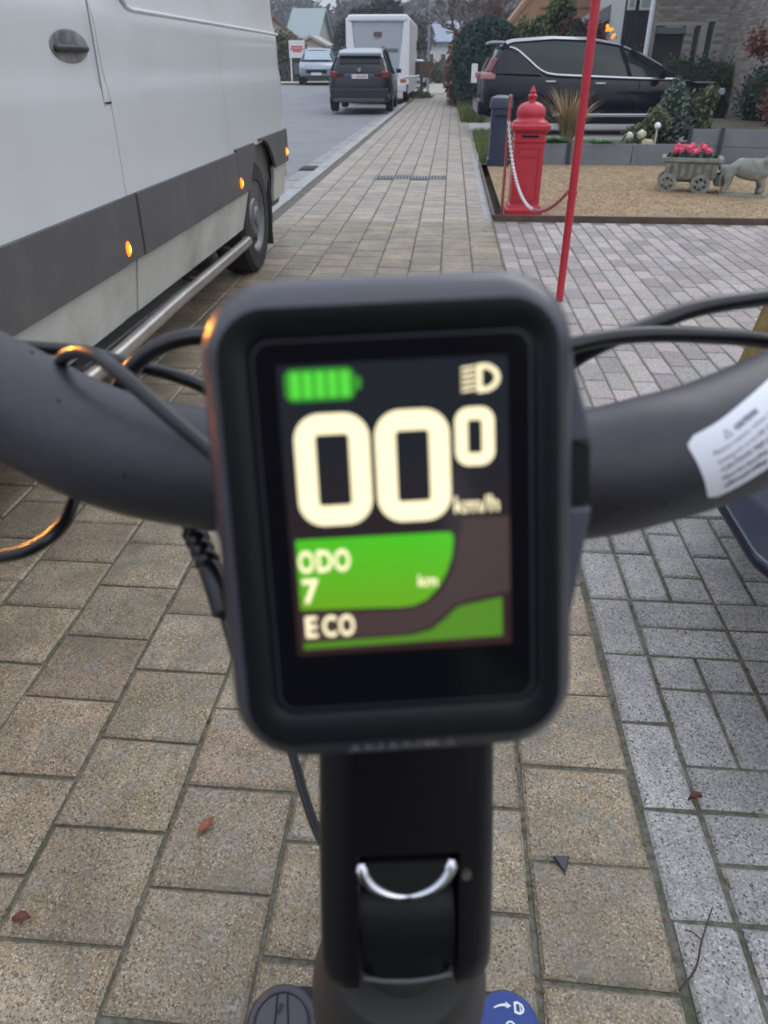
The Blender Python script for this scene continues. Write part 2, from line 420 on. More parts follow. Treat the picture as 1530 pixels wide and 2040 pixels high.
for k in range(320):
    if random.random() < .45:
        i = random.randint(0, 5); x = XE - PX * i + random.gauss(0, .0025); y = random.uniform(.35, 2.2)
    else:
        i = random.randint(1, 6); x = .414 + U * i + random.gauss(0, .004); y = random.choice([1.2, 1.35, .95, 1.6]) + random.gauss(0, .08)
    s = random.uniform(.0008, .0026); b.blob((x, y, -.002), (s * 1.3, s * 2.4, s * .7), 1, .8, k, f=3)
stuff(tag(b.build('joint_moss', mat('moss_crumbs', (.07, .07, .03), .95, island=.5, c2=(.16, .1, .04), scale=60)), 'crumbs of moss and brown debris caught in the paver joints', 'moss'))

# ================================================================== BICYCLE
BY = R(7.57)
bike = empty('bicycle', (-.0085, .159, 0), BY, 'black electric bicycle in the foreground seen from the saddle with its display lit', 'bicycle')
M_bar = mat('matte_black_bar', (.026, .0245, .032), .36, c2=(.033, .031, .040), scale=300, bump=.12, bscale=1500, spec=.5)
M_stem = mat('satin_black_stem', (.007, .006, .008), .34, spec=.28)
M_gloss = mat('gloss_black', (.008, .008, .01), .12, spec=.5, coat=.6)
M_plast = mat('black_plastic', (.034, .033, .043), .34, bump=.06, bscale=2500, spec=.7, coat=.25, crough=.2)
M_face = mat('bezel_black', (.008, .008, .010), .4, spec=.3)  # blacker than the housing; shade on the display face is partly in this colour
M_cable = mat('cable_rubber', (.008, .008, .010), .34, spec=.4, coat=.3, crough=.18)
M_rub = mat('black_rubber', (.02, .02, .021), .65)
def bp(b, name, m, parent=None, **k): return b.build(name, m, parent or bike, world=True, **k)
bar_ctl = [(-.40, .02, 1.16), (-.35, .12, 1.163), (-.28, .20, 1.157), (-.2081, .2248, 1.1439), (-.1719, .2065, 1.1341), (-.1442, .1936, 1.1266), (-.1224, .1841, 1.1216), (-.1035, .1757, 1.1168), (-.0885, .1702, 1.1134), (-.0693, .1671, 1.1106), (-.0342, .1632, 1.1095),
           (-.0086, .1626, 1.1097), (.0163, .1624, 1.1112), (.0385, .1634, 1.1144), (.0527, .1663, 1.1173), (.0659, .1719, 1.119), (.0845, .1826, 1.1226), (.1078, .1975, 1.1285), (.1366, .2167, 1.137), (.2, .232, 1.152), (.28, .19, 1.165), (.35, .09, 1.165), (.39, 0, 1.16)]
BS = spline(bar_ctl, 6)
b = MB(); b.tube(BS, .0159, 40); hb = bp(b, 'handlebar', M_bar, smooth=True)
# specks in the paint
SBL = (.33, .58); FL = []; rf_ = random.Random(3)
for _ in range(26):
    L_ = rf_.uniform(SBL[0], SBL[1]); c_ = None
    FL.append((L_, rf_.uniform(-.9, 1.3), rf_.uniform(.00025, .0006)))
for (x, y, z, s) in ((.0471, .1495, 1.1262, .0005), (-.0728, .1385, 1.1315, .0006), (-.0905, .1290, 1.1435, .0005)):
    pass
for s_ in (0, 1):
    pts = BS[:6] if s_ == 0 else BS[-6:]
    b = MB(); b.tube(pts, .0175, 20); bp(b, 'grip', M_rub, smooth=True)
# warning label wrapped on the bar
class Surf:
    def __init__(s, pts, r):
        s.p = pts; s.r = r; s.s = [0]
        for i in range(1, len(pts)): s.s.append(s.s[-1] + (pts[i] - pts[i - 1]).length)
    def at(s, L, phi, off):
        L = max(0, min(s.s[-1] - 1e-6, L)); i = 0
        while s.s[i + 1] < L: i += 1
        t = (L - s.s[i]) / (s.s[i + 1] - s.s[i]); P = s.p[i].lerp(s.p[i + 1], t)
        def tg(k): return (s.p[min(k + 1, len(s.p) - 1)] - s.p[max(k - 1, 0)]).normalized()
        T = tg(i).lerp(tg(i + 1), t).normalized()
        n0 = Vector((.0, -.6, .8)); n0 = (n0 - T * n0.dot(T)).normalized(); w = n0.cross(T)   # w points down/towards rider
        d = n0 * math.cos(phi) - w * math.sin(phi)
        return P + d * (s.r + off)
SB = Surf(BS, .0159)
i0 = min(range(len(BS)), key=lambda i: (BS[i] - Vector((.0845, .1826, 1.1226))).length); L0 = SB.s[i0]
b = MB()
for L_, ph_, r_ in FL: b.blob(SB.at(L_, ph_, 0), (r_, r_, r_), 1, .5, L_ * 90)
stuff(bp(b, 'paint_specks', mat('speck_dark', (.006, .006, .008), .8), hb))
LAB = dict(u0=-.0338, ang=R(15), ph0=.74)
def lab(u, v, off):   # u along, v up (metres)
    a = LAB['ang']; U_ = u * math.cos(a) - v * math.sin(a); V_ = u * math.sin(a) + v * math.cos(a)
    return SB.at(L0 + LAB['u0'] + U_, LAB['ph0'] - V_ / .0159, off)
LW, LH = .036, .0172
b = MB(); nu, nv = 40, 16; vs = []; fs = []
def rrmap(i, j):
    u = LW * i / nu; v = LH * (j / nv - .5); r = .0022
    cu = 0
    dv = abs(v) - (LH / 2 - r)
    if dv > 0:
        k = r - math.sqrt(max(0, r * r - dv * dv)); u = k + (LW - 2 * k) * i / nu
    return u, v
for j in range(nv + 1):
    for i in range(nu + 1): u, v = rrmap(i, j); vs.append(lab(u, v, .00018))
fs = [(j * (nu + 1) + i, j * (nu + 1) + i + 1, (j + 1) * (nu + 1) + i + 1, (j + 1) * (nu + 1) + i) for j in range(nv) for i in range(nu)]
b.add(vs, fs); wl_ = bp(b, 'warning_label', mat('white_sticker', (.72, .73, .78), .35), hb, smooth=True); wl_['label'] = 'white caution sticker with grey printed lines'
b = MB(); LINES = [('CAUTION', .0105, .0046, .0015, .0001), ('Never remove, release or modify the', .0035, .0024, .00145, 0), ('transport or modify the handlebar', .0035, .0002, .00145, 0),
                   ('CAUTION: High pressure, hot surface', .0035, -.0020, .0015, .00003), ('Not for kneeling. Always check before', .0035, -.0042, .0015, .00004), ('off-road riding.', .0035, -.0064, .0016, .00008)]
for txt, u, v, sz, bo in LINES:
    tv, tf = text_verts(txt, sz * 1.15, bold=bo, res=1)
    tf = [f for f in tf if all(tv[i].x + u < LW - .0008 for i in f)]
    b.add([lab(min(p.x + u, LW - .0005), p.y + v, .0004) for p in tv], tf)
tri = [(0, 0), (.0022, 0), (.0011, .0019)]
for k in range(3):
    p, q = Vector(tri[k]), Vector(tri[(k + 1) % 3]); nn = Vector((-(q - p).y, (q - p).x)).normalized() * .00018
    b.add([lab(.0072 + a.x, .0044 + a.y, .0004) for a in (p, q, q + nn, p + nn)], [(0, 1, 2, 3)])
bp(b, 'label_print', mat('label_ink', (.16, .16, .19), .6), hb, fix=False)

# display: local plane frame
DW = Matrix(((.99072, -.07458, .11361, -.00582), (.13173, .32123, -.9378, .10371), (.03345, .94406, .32807, 1.13725), (0, 0, 0, 1)))
def D(x, y, w): return DW @ Vector((x / 1000, y / 1000, w / 1000))
b = MB()
CY = -3.9
prof = [(44, 60, 7, -15), (50, 68, 9, -14), (55.5, 76, 10.5, -11.5), (58.8, 81.2, 12, -8.5), (60.6, 83.2, 12.5, -6.0), (60.2, 82.8, 12, -4), (58.2, 80.2, 11, -1.8), (55.4, 76.0, 9, -.25), (54.2, 74.2, 8, .1)]
b.loft([[D(x - .5, y + CY, w) for x, y in rrect(W_, H_, r_, 8)] for W_, H_, r_, w in prof], True, False)
dsp = bp(b, 'display_housing', M_plast, smooth=True, ang=50)
b = MB(); b.loft([[D(x - .5 * (1 - k_), y + CY + .7 * k_, w) for x, y in rrect(W_, H_, r_, 8)] for W_, H_, r_, w, k_ in ((54.2, 74.2, 8, .1, 0), (52.0, 72, 7, .12, .3), (50.0, 70, 6, 0, .7), (46.6, 65.0, 4, -.55, 1), (45.8, 64.2, 3.6, -.9, 1))], False, False)
bp(b, 'bezel', M_face, dsp, smooth=True, ang=50)
b = MB(); b.add([D(x, y + CY + .7, -.75) for x, y in rrect(46.4, 64.8, 3.8, 8)], [tuple(range(36))])
M_glass = mat('screen_glass', (.006, .006, .008), .09, spec=.22)
bp(b, 'screen_glass', M_glass, dsp, fix=False)
b = MB()
for W_, H_ in ((44.4, 62.8),):
    o_ = rrect(W_, H_, 3, 6, 0, CY + .7); i_ = rrect(W_ - .5, H_ - .5, 2.8, 6, 0, CY + .7); k = len(o_)
    b.add([D(x, y, -.70) for x, y in o_] + [D(x, y, -.70) for x, y in i_], [(a, (a + 1) % k, k + (a + 1) % k, k + a) for a in range(k)])
bp(b, 'glass_rim', mat('rim_line', (.05, .05, .055), .3), dsp, fix=False)
# lit picture on the screen
M_back = mat('screen_backlight', (.012, .012, .014), .1, emit=(.006, .007, .009), estr=1.0)
M_wh = mat('screen_cream', (.02, .02, .02), .2, emit=(1.0, .88, .56), estr=.9)
M_gr = mat('screen_green', (.02, .02, .02), .2, emit=(.075, .42, .006), estr=.72)
M_gr2 = mat('screen_green_dull', (.02, .02, .02), .2, emit=(.11, .33, .012), estr=.5)
M_gb = mat('screen_green_bright', (.02, .02, .02), .2, emit=(.10, .80, .05), estr=.6)
M_gd = mat('screen_green_dark', (.02, .02, .02), .2, emit=(.04, .38, .02), estr=.5)
M_br = mat('screen_mauve', (.02, .02, .02), .2, emit=(.038, .022, .021), estr=1.0)
def grad(m, z0, c0, z1, c1):
    N = m.node_tree.nodes; L = m.node_tree.links; t = N.new('ShaderNodeTexCoord'); x = N.new('ShaderNodeSeparateXYZ'); L.new(t.outputs['Object'], x.inputs[0])
    r = N.new('ShaderNodeMapRange'); r.inputs[1].default_value = z0; r.inputs[2].default_value = z1; L.new(x.outputs[2], r.inputs[0])
    k = N.new('ShaderNodeMix'); k.data_type = 'RGBA'; k.inputs[6].default_value = (*c0, 1); k.inputs[7].default_value = (*c1, 1)
    L.new(r.outputs[0], k.inputs[0]); L.new(k.outputs[2], N['Principled BSDF'].inputs['Emission Color'])
grad(M_gr, 1.121, (.13, .36, .004), 1.133, (.06, .50, .006))
grad(M_back, 1.114, (.020, .008, .007), 1.150, (.006, .008, .011))  # redder lower end puts the dark coat's reflection into the screen glow
def flat(name, polys, m, w):
    b = MB()
    for p in polys: b.add([D(x, y, w) for x, y in p], [tuple(range(len(p)))])
    return bp(b, name, m, dsp, fix=False)
def ring(b, W_, H_, r_, t, cx, cy, w, ri=.6):
    o_ = rrect(W_, H_, r_, 10, cx, cy); i_ = rrect(W_ - 2 * t, H_ - 2 * t, ri, 10, cx, cy); k = len(o_)
    b.add([D(x, y, w) for x, y in o_] + [D(x, y, w) for x, y in i_], [(a, (a + 1) % k, k + (a + 1) % k, k + a) for a in range(k)])
flat('screen', [[(-18.4, 24.4), (18.4, 24.4), (18.4, -24.5), (-18.4, -24.5)][::-1]], M_back, -.66)
b = MB(); ring(b, 12.1, 18.4, 4.2, 3.35, -10.35, 7.3, -.6); ring(b, 12.1, 18.4, 4.2, 3.35, 2.65, 7.3, -.6); ring(b, 6.4, 9.5, 2.3, 2.05, 12.85, 11.6, -.6, .3)
bp(b, 'speed_digits', M_wh, dsp, fix=False)
def dtext(name, items, m, w=-.58):
    b = MB()
    for txt, x, y, sz, bo, sx in items:
        tv, tf = text_verts(txt, sz, bold=bo, res=3); b.add([D(x + p.x * sx, y + p.y, w) for p in tv], tf)
    return bp(b, name, m, dsp, fix=False)
dtext('unit_text', [('km/h', 9.0, -.9, 3.9, .05, .98)], M_wh)
dtext('odometer_text', [('O', -17.3, -9.7, 5.2, .13, .66), ('D', -14.3, -9.7, 5.2, .13, .74), ('O', -11.3, -9.7, 5.2, .13, .66), ('7', -17.0, -15.1, 5.9, .12, .95), ('km', 2.6, -13.3, 2.9, .04, .95)], M_wh)
dtext('mode_text', [('E', -17.0, -21.2, 5.2, .13, .86), ('C', -14.0, -21.2, 5.2, .13, .70), ('O', -11.2, -21.2, 5.2, .13, .66)], M_wh)
flat('odometer_panel', [[(-17.4, -4.1), (8.2, -4.1), (8.8, -4.6), (8.9, -5.6), (8.5, -8.4), (7.5, -11.2), (6.0, -13.8), (3.9, -15.8), (1.8, -16.6), (-.6, -16.8), (-17.4, -16.3)]], M_gr, -.62)
flat('mode_panel', [[(-17.3, -22.3), (-7.4, -22.1), (1.0, -22.0), (4.6, -21.2), (7.2, -19.2), (9.2, -17.4), (12.0, -16.8), (16.9, -16.0), (16.9, -23.0), (-17.3, -23.4)]], M_gr2, -.62)
flat('mode_band', [[(-17.4, -17.2), (-.6, -17.3), (3.6, -16.6), (6.6, -14.3), (8.8, -10.5), (9.8, -5.6), (10.6, -1.9), (18.3, -1.9), (18.3, -15.0), (12.0, -16.1), (8.8, -16.9), (6.6, -18.9), (4.4, -20.6), (1.0, -21.6), (-17.4, -21.9)]], M_br, -.64)
flat('battery_icon', [rrect(11.2, 5.2, 1.4, 5, -11.7, 21.1), [(-6.3, 22.1), (-5.3, 22.1), (-5.1, 21.8), (-5.1, 20.4), (-5.3, 20.1), (-6.3, 20.1)]], M_gd, -.62)
b = MB()
for k in range(5): b.add([D(x, y, -.58) for x, y in rrect(1.55, 4.0, .35, 3, -15.6 + k * 1.98, 21.1)], [tuple(range(16))])
bp(b, 'battery_bars', M_gb, dsp, fix=False)
b = MB()
for k in range(5):
    y = 22.3 - k * .87; b.add([D(x_, y_, -.6) for x_, y_ in ((10.9, y - .05), (13.2, y + .25), (13.2, y + .62), (10.9, y + .36))], [(0, 1, 2, 3)])
dso = [(13.4, 23.0)] + [(14.4 + 2.7 * math.cos(R(a)), 20.9 + 2.25 * math.sin(R(a))) for a in range(90, -91, -15)] + [(13.4, 18.6)]
dsi = [(14.2, 22.4)] + [(14.3 + 2.0 * math.cos(R(a)), 20.9 + 1.5 * math.sin(R(a))) for a in range(90, -91, -15)] + [(14.2, 19.4)]
k = len(dso); b.add([D(x, y, -.6) for x, y in dso] + [D(x, y, -.6) for x, y in dsi], [(a, (a + 1) % k, k + (a + 1) % k, k + a) for a in range(k)])
bp(b, 'headlight_icon', M_wh, dsp, fix=False)
# maker's lettering on the lower edge of the housing
b = MB(); tv, tf = text_verts('ANANDA', 3.6, align='CENTER', bold=.05, extr=.12)
b.add([D(-1.2 + p.x * 1.28, -43.75 + 1.7 * p.y / 2.6 - p.z, -1.75 + 1.5 * p.y / 2.6 + p.z) for p in tv], tf)
bp(b, 'maker_lettering', mat('grey_lettering', (.16, .16, .18), .4), dsp, fix=False)
# bracket holding the display on the bar
BRX = 33.8
XS = {27.5: -2.2, 16: .8, 8: 2.5, -4: 2.5, -17: 1.4, -34: -2, -36: -3.5}
for s_ in (-1, 1):
    e = 0 if s_ > 0 else -3
    x0 = s_ * (BRX + e * 1.1); x1 = s_ * 26.5
    for o_ in ([(27.5, -13), (27.5, -18), (16, -26), (8, -30), (8, -13)], [(-4, -13), (-4, -30), (-17, -26), (-34, -20), (-36, -13)]):
        b = MB(); b.loft([[D(x1, y, w) for y, w in o_], [D(x0 + s_ * XS[y], y, w) for y, w in o_]]); bp(b, 'bracket_arm', mat('bracket_plastic', (.075, .078, .10), .4), bevel=.0008)
    b = MB(); b.loft([[D(x, y, w) for y, w in ((7.6, -14), (7.6, -29), (-3.6, -29), (-3.6, -14))] for x in (s_ * 27, x0 + s_ * 2.2)]); bp(b, 'bracket_catch', M_face)
b = MB()
b.loft([[D(x, y - 2, w) for x, y in rrect(W_, H_, 5, 5)] for W_, H_, w in ((50, 50, -13), (54, 40, -20), (48, 34, -28))])
bp(b, 'display_mount', M_plast)
# cables
CB = dict(
 C1=([(.1379, .2497, 1.1391), (.1194, .2432, 1.1404), (.0986, .2351, 1.1395), (.0771, .2267, 1.1383), (.0618, .2209, 1.1346), (.0466, .2137, 1.1305), (.0361, .2139, 1.1225), (.0233, .2193, 1.1042), (.0156, .2193, 1.0763), (.0145, .2205, 1.0397), (.018, .21, .95)], .00255),
 C2=([(.1411, .2219, 1.1122), (.115, .2218, 1.1251), (.0969, .223, 1.1296), (.076, .2184, 1.1323), (.0608, .2153, 1.1332), (.0488, .2119, 1.1331), (.0384, .2081, 1.132), (.0246, .2064, 1.1272), (.0126, .2069, 1.1142), (.005, .2123, 1.0854), (.0054, .2197, 1.0397), (.008, .21, .95)], .0024),
 C3=([(-0.054, 0.2097, 1.1238), (-0.0633, 0.2121, 1.1289), (-0.0717, 0.2102, 1.1308), (-0.0799, 0.2068, 1.1302), (-0.0874, 0.203, 1.1267), (-0.0939, 0.2005, 1.1197), (-0.1001, 0.1992, 1.1087), (-0.103, 0.197, 1.0978), (-0.1039, 0.2027, 1.0841)], 0.0026),
 C4=([(-0.0574, 0.2149, 1.098), (-0.0718, 0.213, 1.1122), (-0.083, 0.2128, 1.1173), (-0.0956, 0.2117, 1.1209), (-0.1092, 0.2115, 1.1244), (-0.121, 0.2102, 1.1258), (-0.1348, 0.2095, 1.1263), (-0.1486, 0.2076, 1.125)], 0.0021),
 C5=([(-0.1089, 0.2028, 1.1119), (-0.1089, 0.1959, 1.1218), (-0.1026, 0.1844, 1.1311), (-0.0926, 0.173, 1.138), (-0.0829, 0.1639, 1.141), (-0.0745, 0.1561, 1.1405), (-0.0665, 0.1502, 1.1376), (-0.059, 0.146, 1.1334), (-0.0522, 0.1436, 1.1286), (-0.0464, 0.1416, 1.1246), (-0.0407, 0.1401, 1.1213)], 0.0018),
 C6=([(-0.1038, 0.197, 1.0978), (-0.1052, 0.1875, 1.094), (-0.1044, 0.1771, 1.0923), (-0.1045, 0.1693, 1.0891), (-0.1082, 0.1629, 1.0866), (-0.1164, 0.1604, 1.0837), (-0.1314, 0.1633, 1.0808), (-0.1529, 0.1742, 1.0822)], .0019),
 C7=([(-.0654, .2213, .9745), (-.0576, .2072, .9695), (-.0515, .1969, .9614), (-.0457, .1862, .9527), (-.0385, .1758, .9442), (-.0277, .1668, .9376), (-.0182, .1626, .891)], .0019))
for k in CB:
    b = MB(); b.tube(spline(CB[k][0], 6), CB[k][1], 14); bp(b, 'cable', M_cable, smooth=True)
b = MB(); P8 = spline([(-.0698, .1731, 1.0888), (-.0647, .166, 1.0861), (-.0585, .1561, 1.0825), (-.0539, .1485, 1.0752), (-.0494, .142, 1.0638), (-.0492, .1537, 1.0348), (-.0573, .1901, .98), (-.0654, .2213, .9745)], 12)
def r8(t):
    if t < .06: return .0024
    if t < .24: return .0030 + .0005 * (1 if int(t * 130) % 2 else -1)
    if t < .42: return .0032
    return .0016
b.tube(P8, r8, 16); bp(b, 'connector_plug', M_cable, smooth=True, ang=60)
# stem
def stem_ring(c, w, d, r, q):
    return [Vector(c) + q @ Vector((x, y, 0)) for x, y in rrect(w, d, r, 5)]
rt = Vector((.9913, .1317, 0))
P0 = Vector((-.0080, .1635, 1.106)); P1 = Vector((-.0040, .118, 1.000)); ax = (P1 - P0).normalized()
up_ = rt.cross(ax).normalized(); rr_ = ax.cross(up_).normalized() * -1
qs = Matrix((rt, up_, ax)).transposed()
b = MB(); sl = (P1 - P0).length
rings = []
for t, w, d in ((.0, .040, .030), (.15, .043, .036), (.5, .0445, .036), (.74, .0450, .036), (.76, .0450, .036)):
    rings.append(stem_ring(P0 + (P1 - P0) * t, w, d, .009, qs))
b.loft(rings); bp(b, 'stem', M_stem, smooth=True, ang=50)
b = MB(); b.cyl(Vector((-.0085, .1626, 1.1095)) - rt * .021, Vector((-.0085, .1626, 1.1095)) + rt * .021, .0205, n=32); bp(b, 'bar_clamp', M_stem, smooth=True, bevel=.001)
# two hinge arms running on from the stem, with rounded lower ends
for s_ in (-1, 1):
    b = MB(); rings = []
    full = [(x, y) for x, y in rrect(.0452, .036, .009, 6) if x > .0128]
    full = sorted(full, key=lambda p: math.atan2(p[1], p[0] - .0128))
    full = full + [(.0126, .018), (.0126, -.018)]
    for t, k_ in ((.70, .995), (.80, 1), (1.02, 1), (1.065, .95), (1.095, .82), (1.11, .55), (1.113, .3)):
        c_ = P0 + (P1 - P0) * t
        rings.append([c_ + rt * (s_ * (.0126 + (x - .0126) * (k_ ** .35))) + up_ * y * k_ for x, y in full])
    b.loft(rings); bp(b, 'hinge_arm', M_stem, smooth=True, ang=60)
# hinge knuckle, its recess rim coloured bright to carry the crescent highlight
kc = P0 + (P1 - P0) * .975
b = MB(); b.cyl(kc - rt * .0121, kc + rt * .0121, .0163, n=40); b.loft([stem_ring(kc + ax * .0, .0242, .030, .006, qs), stem_ring(kc + ax * .0105, .0242, .0315, .006, qs), stem_ring(kc + ax * .012, .0236, .0300, .006, qs)]); kn = bp(b, 'hinge_knuckle', mat('knuckle_black', (.008, .008, .009), .38, spec=.25), smooth=True)
b = MB(); pts = []
cc = P0 + (P1 - P0) * .775 - rt * .0006
fwd = -up_ if up_.y > 0 else up_     # towards the rider
for a in range(0, 181, 9):
    th = R(a); pts.append(cc + rt * (.0113 * math.cos(th)) + ax * (.0094 * math.sin(th)) + fwd * (.0175 + .0005 * math.sin(th)))
b.tube(pts, lambda t: .0006 + .0012 * abs(math.cos(math.pi * t)) ** .7 * (1 if .03 < t < .97 else .3), 10)
bp(b, 'recess_rim', mat('rim_highlight', (.75, .75, .8), .22, 1.0), smooth=True)
b = MB(); b.loft([[cc + rt * (.0103 * math.cos(R(a))) + ax * (.0086 * math.sin(R(a))) + fwd * h_ for a in range(0, 181, 12)] for h_ in (.0, .0184)]); bp(b, 'bolt_recess', mat('recess_black', (.004, .004, .004), .6))
b = MB(); b.cyl(cc + rt * .0148 + ax * .004 + fwd * .016, cc + rt * .0148 + ax * .004 + fwd * .0192, .0017, .0012, n=10); bp(b, 'hinge_bolt', mat('bolt_steel', (.35, .33, .3), .35, 1))
b = MB(); lc = kc + ax * .0110; b.tube([lc + rt * (-.0115 + .023 * i / 8) + fwd * (.0148 + .001 * math.sin(math.pi * i / 8)) + ax * (.0007 * math.sin(math.pi * i / 8)) for i in range(9)], .0006, 8); bp(b, 'knuckle_edge', mat('edge_sheen', (.09, .09, .095), .3))  # lighter tube carries the edge's faint highlight in its colour
# steerer, head tube, crown, fork
S0 = kc + ax * .010; S1 = Vector((-.0095, .170, .80)); sa = (S1 - S0).normalized(); qst = sa.to_track_quat('Z', 'Y').to_matrix()
b = MB(); b.lathe([(.0125, 0), (.0128, .03), (.0165, .045), (.0165, .07)], 28, S0, qst); bp(b, 'steerer', M_gloss, smooth=True)
M_head = mat('head_tube_paint', (.028, .026, .024), .5)
b = MB(); b.lathe([(.0, .018), (.0205, .018), (.0228, .021), (.0255, .034), (.0290, .056), (.0308, .085), (.0310, .13), (.0305, .165), (.0, .165)], 32, S0, qst); bp(b, 'head_tube', M_head, smooth=True, ang=50)
KN = [(Vector((-.0677, .1847, .7736)), 'L'), (Vector((.0475, .1923, .7709)), 'R')]
axl = Vector((-.048, .452, .36)); down = Vector((-.04, .285, -.95)).normalized()
b = MB()
for kpos, side in KN: b.cyl(kpos + down * .018, kpos + down * .065, .0200, n=28)
b.bar(KN[0][0] + down * .045, KN[1][0] + down * .045, .04, .03); bp(b, 'fork_crown', M_stem, smooth=True)
for kpos, side in KN:
    q = (-down).to_track_quat('Z', 'Y').to_matrix()
    b = MB()
    b.cyl(kpos + down * .02, kpos + down * .16, .0165, n=24, mi=0)
    b.cyl(kpos + down * .16, kpos + down * .44, .021, n=24, mi=0); bp(b, 'fork_leg', M_gloss, smooth=True)
    m_ = M_plast if side == 'L' else mat('blue_anodised', (.035, .065, .24), .38, .25)
    b = MB(); b.lathe([(0, .0045), (.0145, .0045), (.0152, .0035), (.0170, .0035), (.0182, .002), (.0186, -.006), (.0186, -.02), (0, -.02)], 48, kpos, q)
    kb_ = bp(b, 'fork_knob', [M_plast], smooth=True, ang=30)
    kb_['label'] = 'black fork top cap on the left' if side == 'L' else 'blue lockout dial with white arrow and lock symbol'
    b = MB(); b.lathe([(0, .0056), (.0138, .0056), (.0144, .0050), (.0146, .0035)] if side == 'L' else [(0, .0062), (.0158, .0062), (.0172, .0050), (.0176, .002)], 48, kpos, q); bp(b, 'cap_face', m_, kb_, smooth=True, ang=30)
    rx = rt; ry = (-down).cross(rx).normalized()
    def K(x, y, h=.0066): return kpos + rx * x + ry * y + (-down) * h
    if side == 'R':
        W_ = mat('white_ink', (.8, .82, .85), .5); b = MB()
        ar = [(-.0052 + .0072 * t / 8, .0098 + .0010 * math.sin(math.pi * t / 8 * .8)) for t in range(9)]
        for i in range(8):
            (x0, y0), (x1, y1) = ar[i], ar[i + 1]; wd = .0003 + .00035 * i / 8
            b.add([K(x0, y0 - wd), K(x1, y1 - wd - .00004), K(x1, y1 + wd + .00004), K(x0, y0 + wd)], [(0, 1, 2, 3)])
        b.add([K(.0012, .0122), K(.0040, .0100), K(.0012, .0092)], [(0, 1, 2)])
        o_ = [(.0055, .0118), (.0075, .0120), (.0100, .0104), (.0106, .0082), (.0098, .0066), (.0078, .0060), (.0052, .0070)]
        cx_ = sum(p[0] for p in o_) / 7; cy_ = sum(p[1] for p in o_) / 7
        i_ = [(cx_ + (x - cx_) * .62, cy_ + (y - cy_) * .62) for x, y in o_]
        b.add([K(*p) for p in o_] + [K(*p) for p in i_], [(a, (a + 1) % 7, 7 + (a + 1) % 7, 7 + a) for a in range(7)])
        b.add([K(cx_ + .0002, cy_ + .0018), K(cx_ + .0008, cy_ + .0018), K(cx_ + .0008, cy_ - .0018), K(cx_ + .0002, cy_ - .0018)], [(0, 1, 2, 3)])
        for a in range(0, 360, 30):
            t0, t1 = R(a), R(a + 30); b.add([K(.0022 + r_ * math.cos(t), .001 + r_ * math.sin(t)) for r_, t in ((.0028, t0), (.0028, t1), (.0020, t1), (.0020, t0))], [(0, 1, 2, 3)])
        bp(b, 'dial_print', W_, kb_, fix=False)
    else:
        b = MB()
        b.tube([K(.0138 * math.cos(R(a)), .0138 * math.sin(R(a)), .0058) for a in range(0, 361, 15)], .00045, 6)
        for s_ in (-1, 1): b.tube([K(s_ * .0028, -.012, .0058), K(s_ * .0034, .0, .0058), K(s_ * .0026, .013, .0058)], .0005, 6)
        tv, tf = text_verts('AIR', .0036, align='CENTER', extr=.0002)
        b.add([K(p.y * 0 + p.x * .5 - p.y * .86 + .0, p.x * .86 + p.y * .5 + .006, .0062 + p.z) for p in tv], tf)
        bp(b, 'cap_relief', mat('relief_black', (.006, .006, .008), .5), kb_, fix=False)
# front wheel
wh = Vector((.004, 0, 0)) * 0 + axl
wx = rt; wq = rt.to_track_quat('Z', 'Y').to_matrix()
b = MB(); prof = []
for a in range(0, 361, 30): prof.append((.335 + .026 * math.cos(R(a)), .026 * math.sin(R(a))))
b.lathe(prof, 72, axl, wq)
for k in range(72):
    a = k * math.pi * 2 / 72
    for s_ in (-.012, .012):
        d_ = wq @ Vector((math.cos(a + s_), math.sin(a + s_), 0)); b.bar(axl + d_ * .359 + rt * s_, axl + d_ * .363 + rt * s_, .011, .008)
fw = bp(b, 'front_wheel', M_rub, smooth=True)
b = MB(); b.lathe([(.292, -.012), (.312, -.0135), (.316, 0), (.312, .0135), (.292, .012), (.288, 0), (.292, -.012)], 64, axl, wq); bp(b, 'rim', M_gloss, fw, smooth=True)
b = MB(); b.cyl(axl - rt * .05, axl + rt * .05, .02, n=20)
for k in range(32):
    a = k * math.pi / 16; d_ = wq @ Vector((math.cos(a), math.sin(a), 0)); b.cyl(axl + rt * (.022 * (1 if k % 2 else -1)), axl + d_ * .29, .001, n=5, cap=False)
bp(b, 'hub_and_spokes', mat('spoke_steel', (.3, .3, .3), .35, 1), fw)
b = MB()
hp = S0 + sa * .12
b.tube(spline([hp + Vector((0, -.01, 0)), (-.02, .0, .70), (.02, -.25, .42), (.04, -.42, .32)]), .027, 20)
b.tube(spline([hp + Vector((0, -.005, .03)), (.0, .03, .83), (.03, -.3, .72), (.05, -.62, .66)]), .02, 20); bp(b, 'frame', M_head, smooth=True)

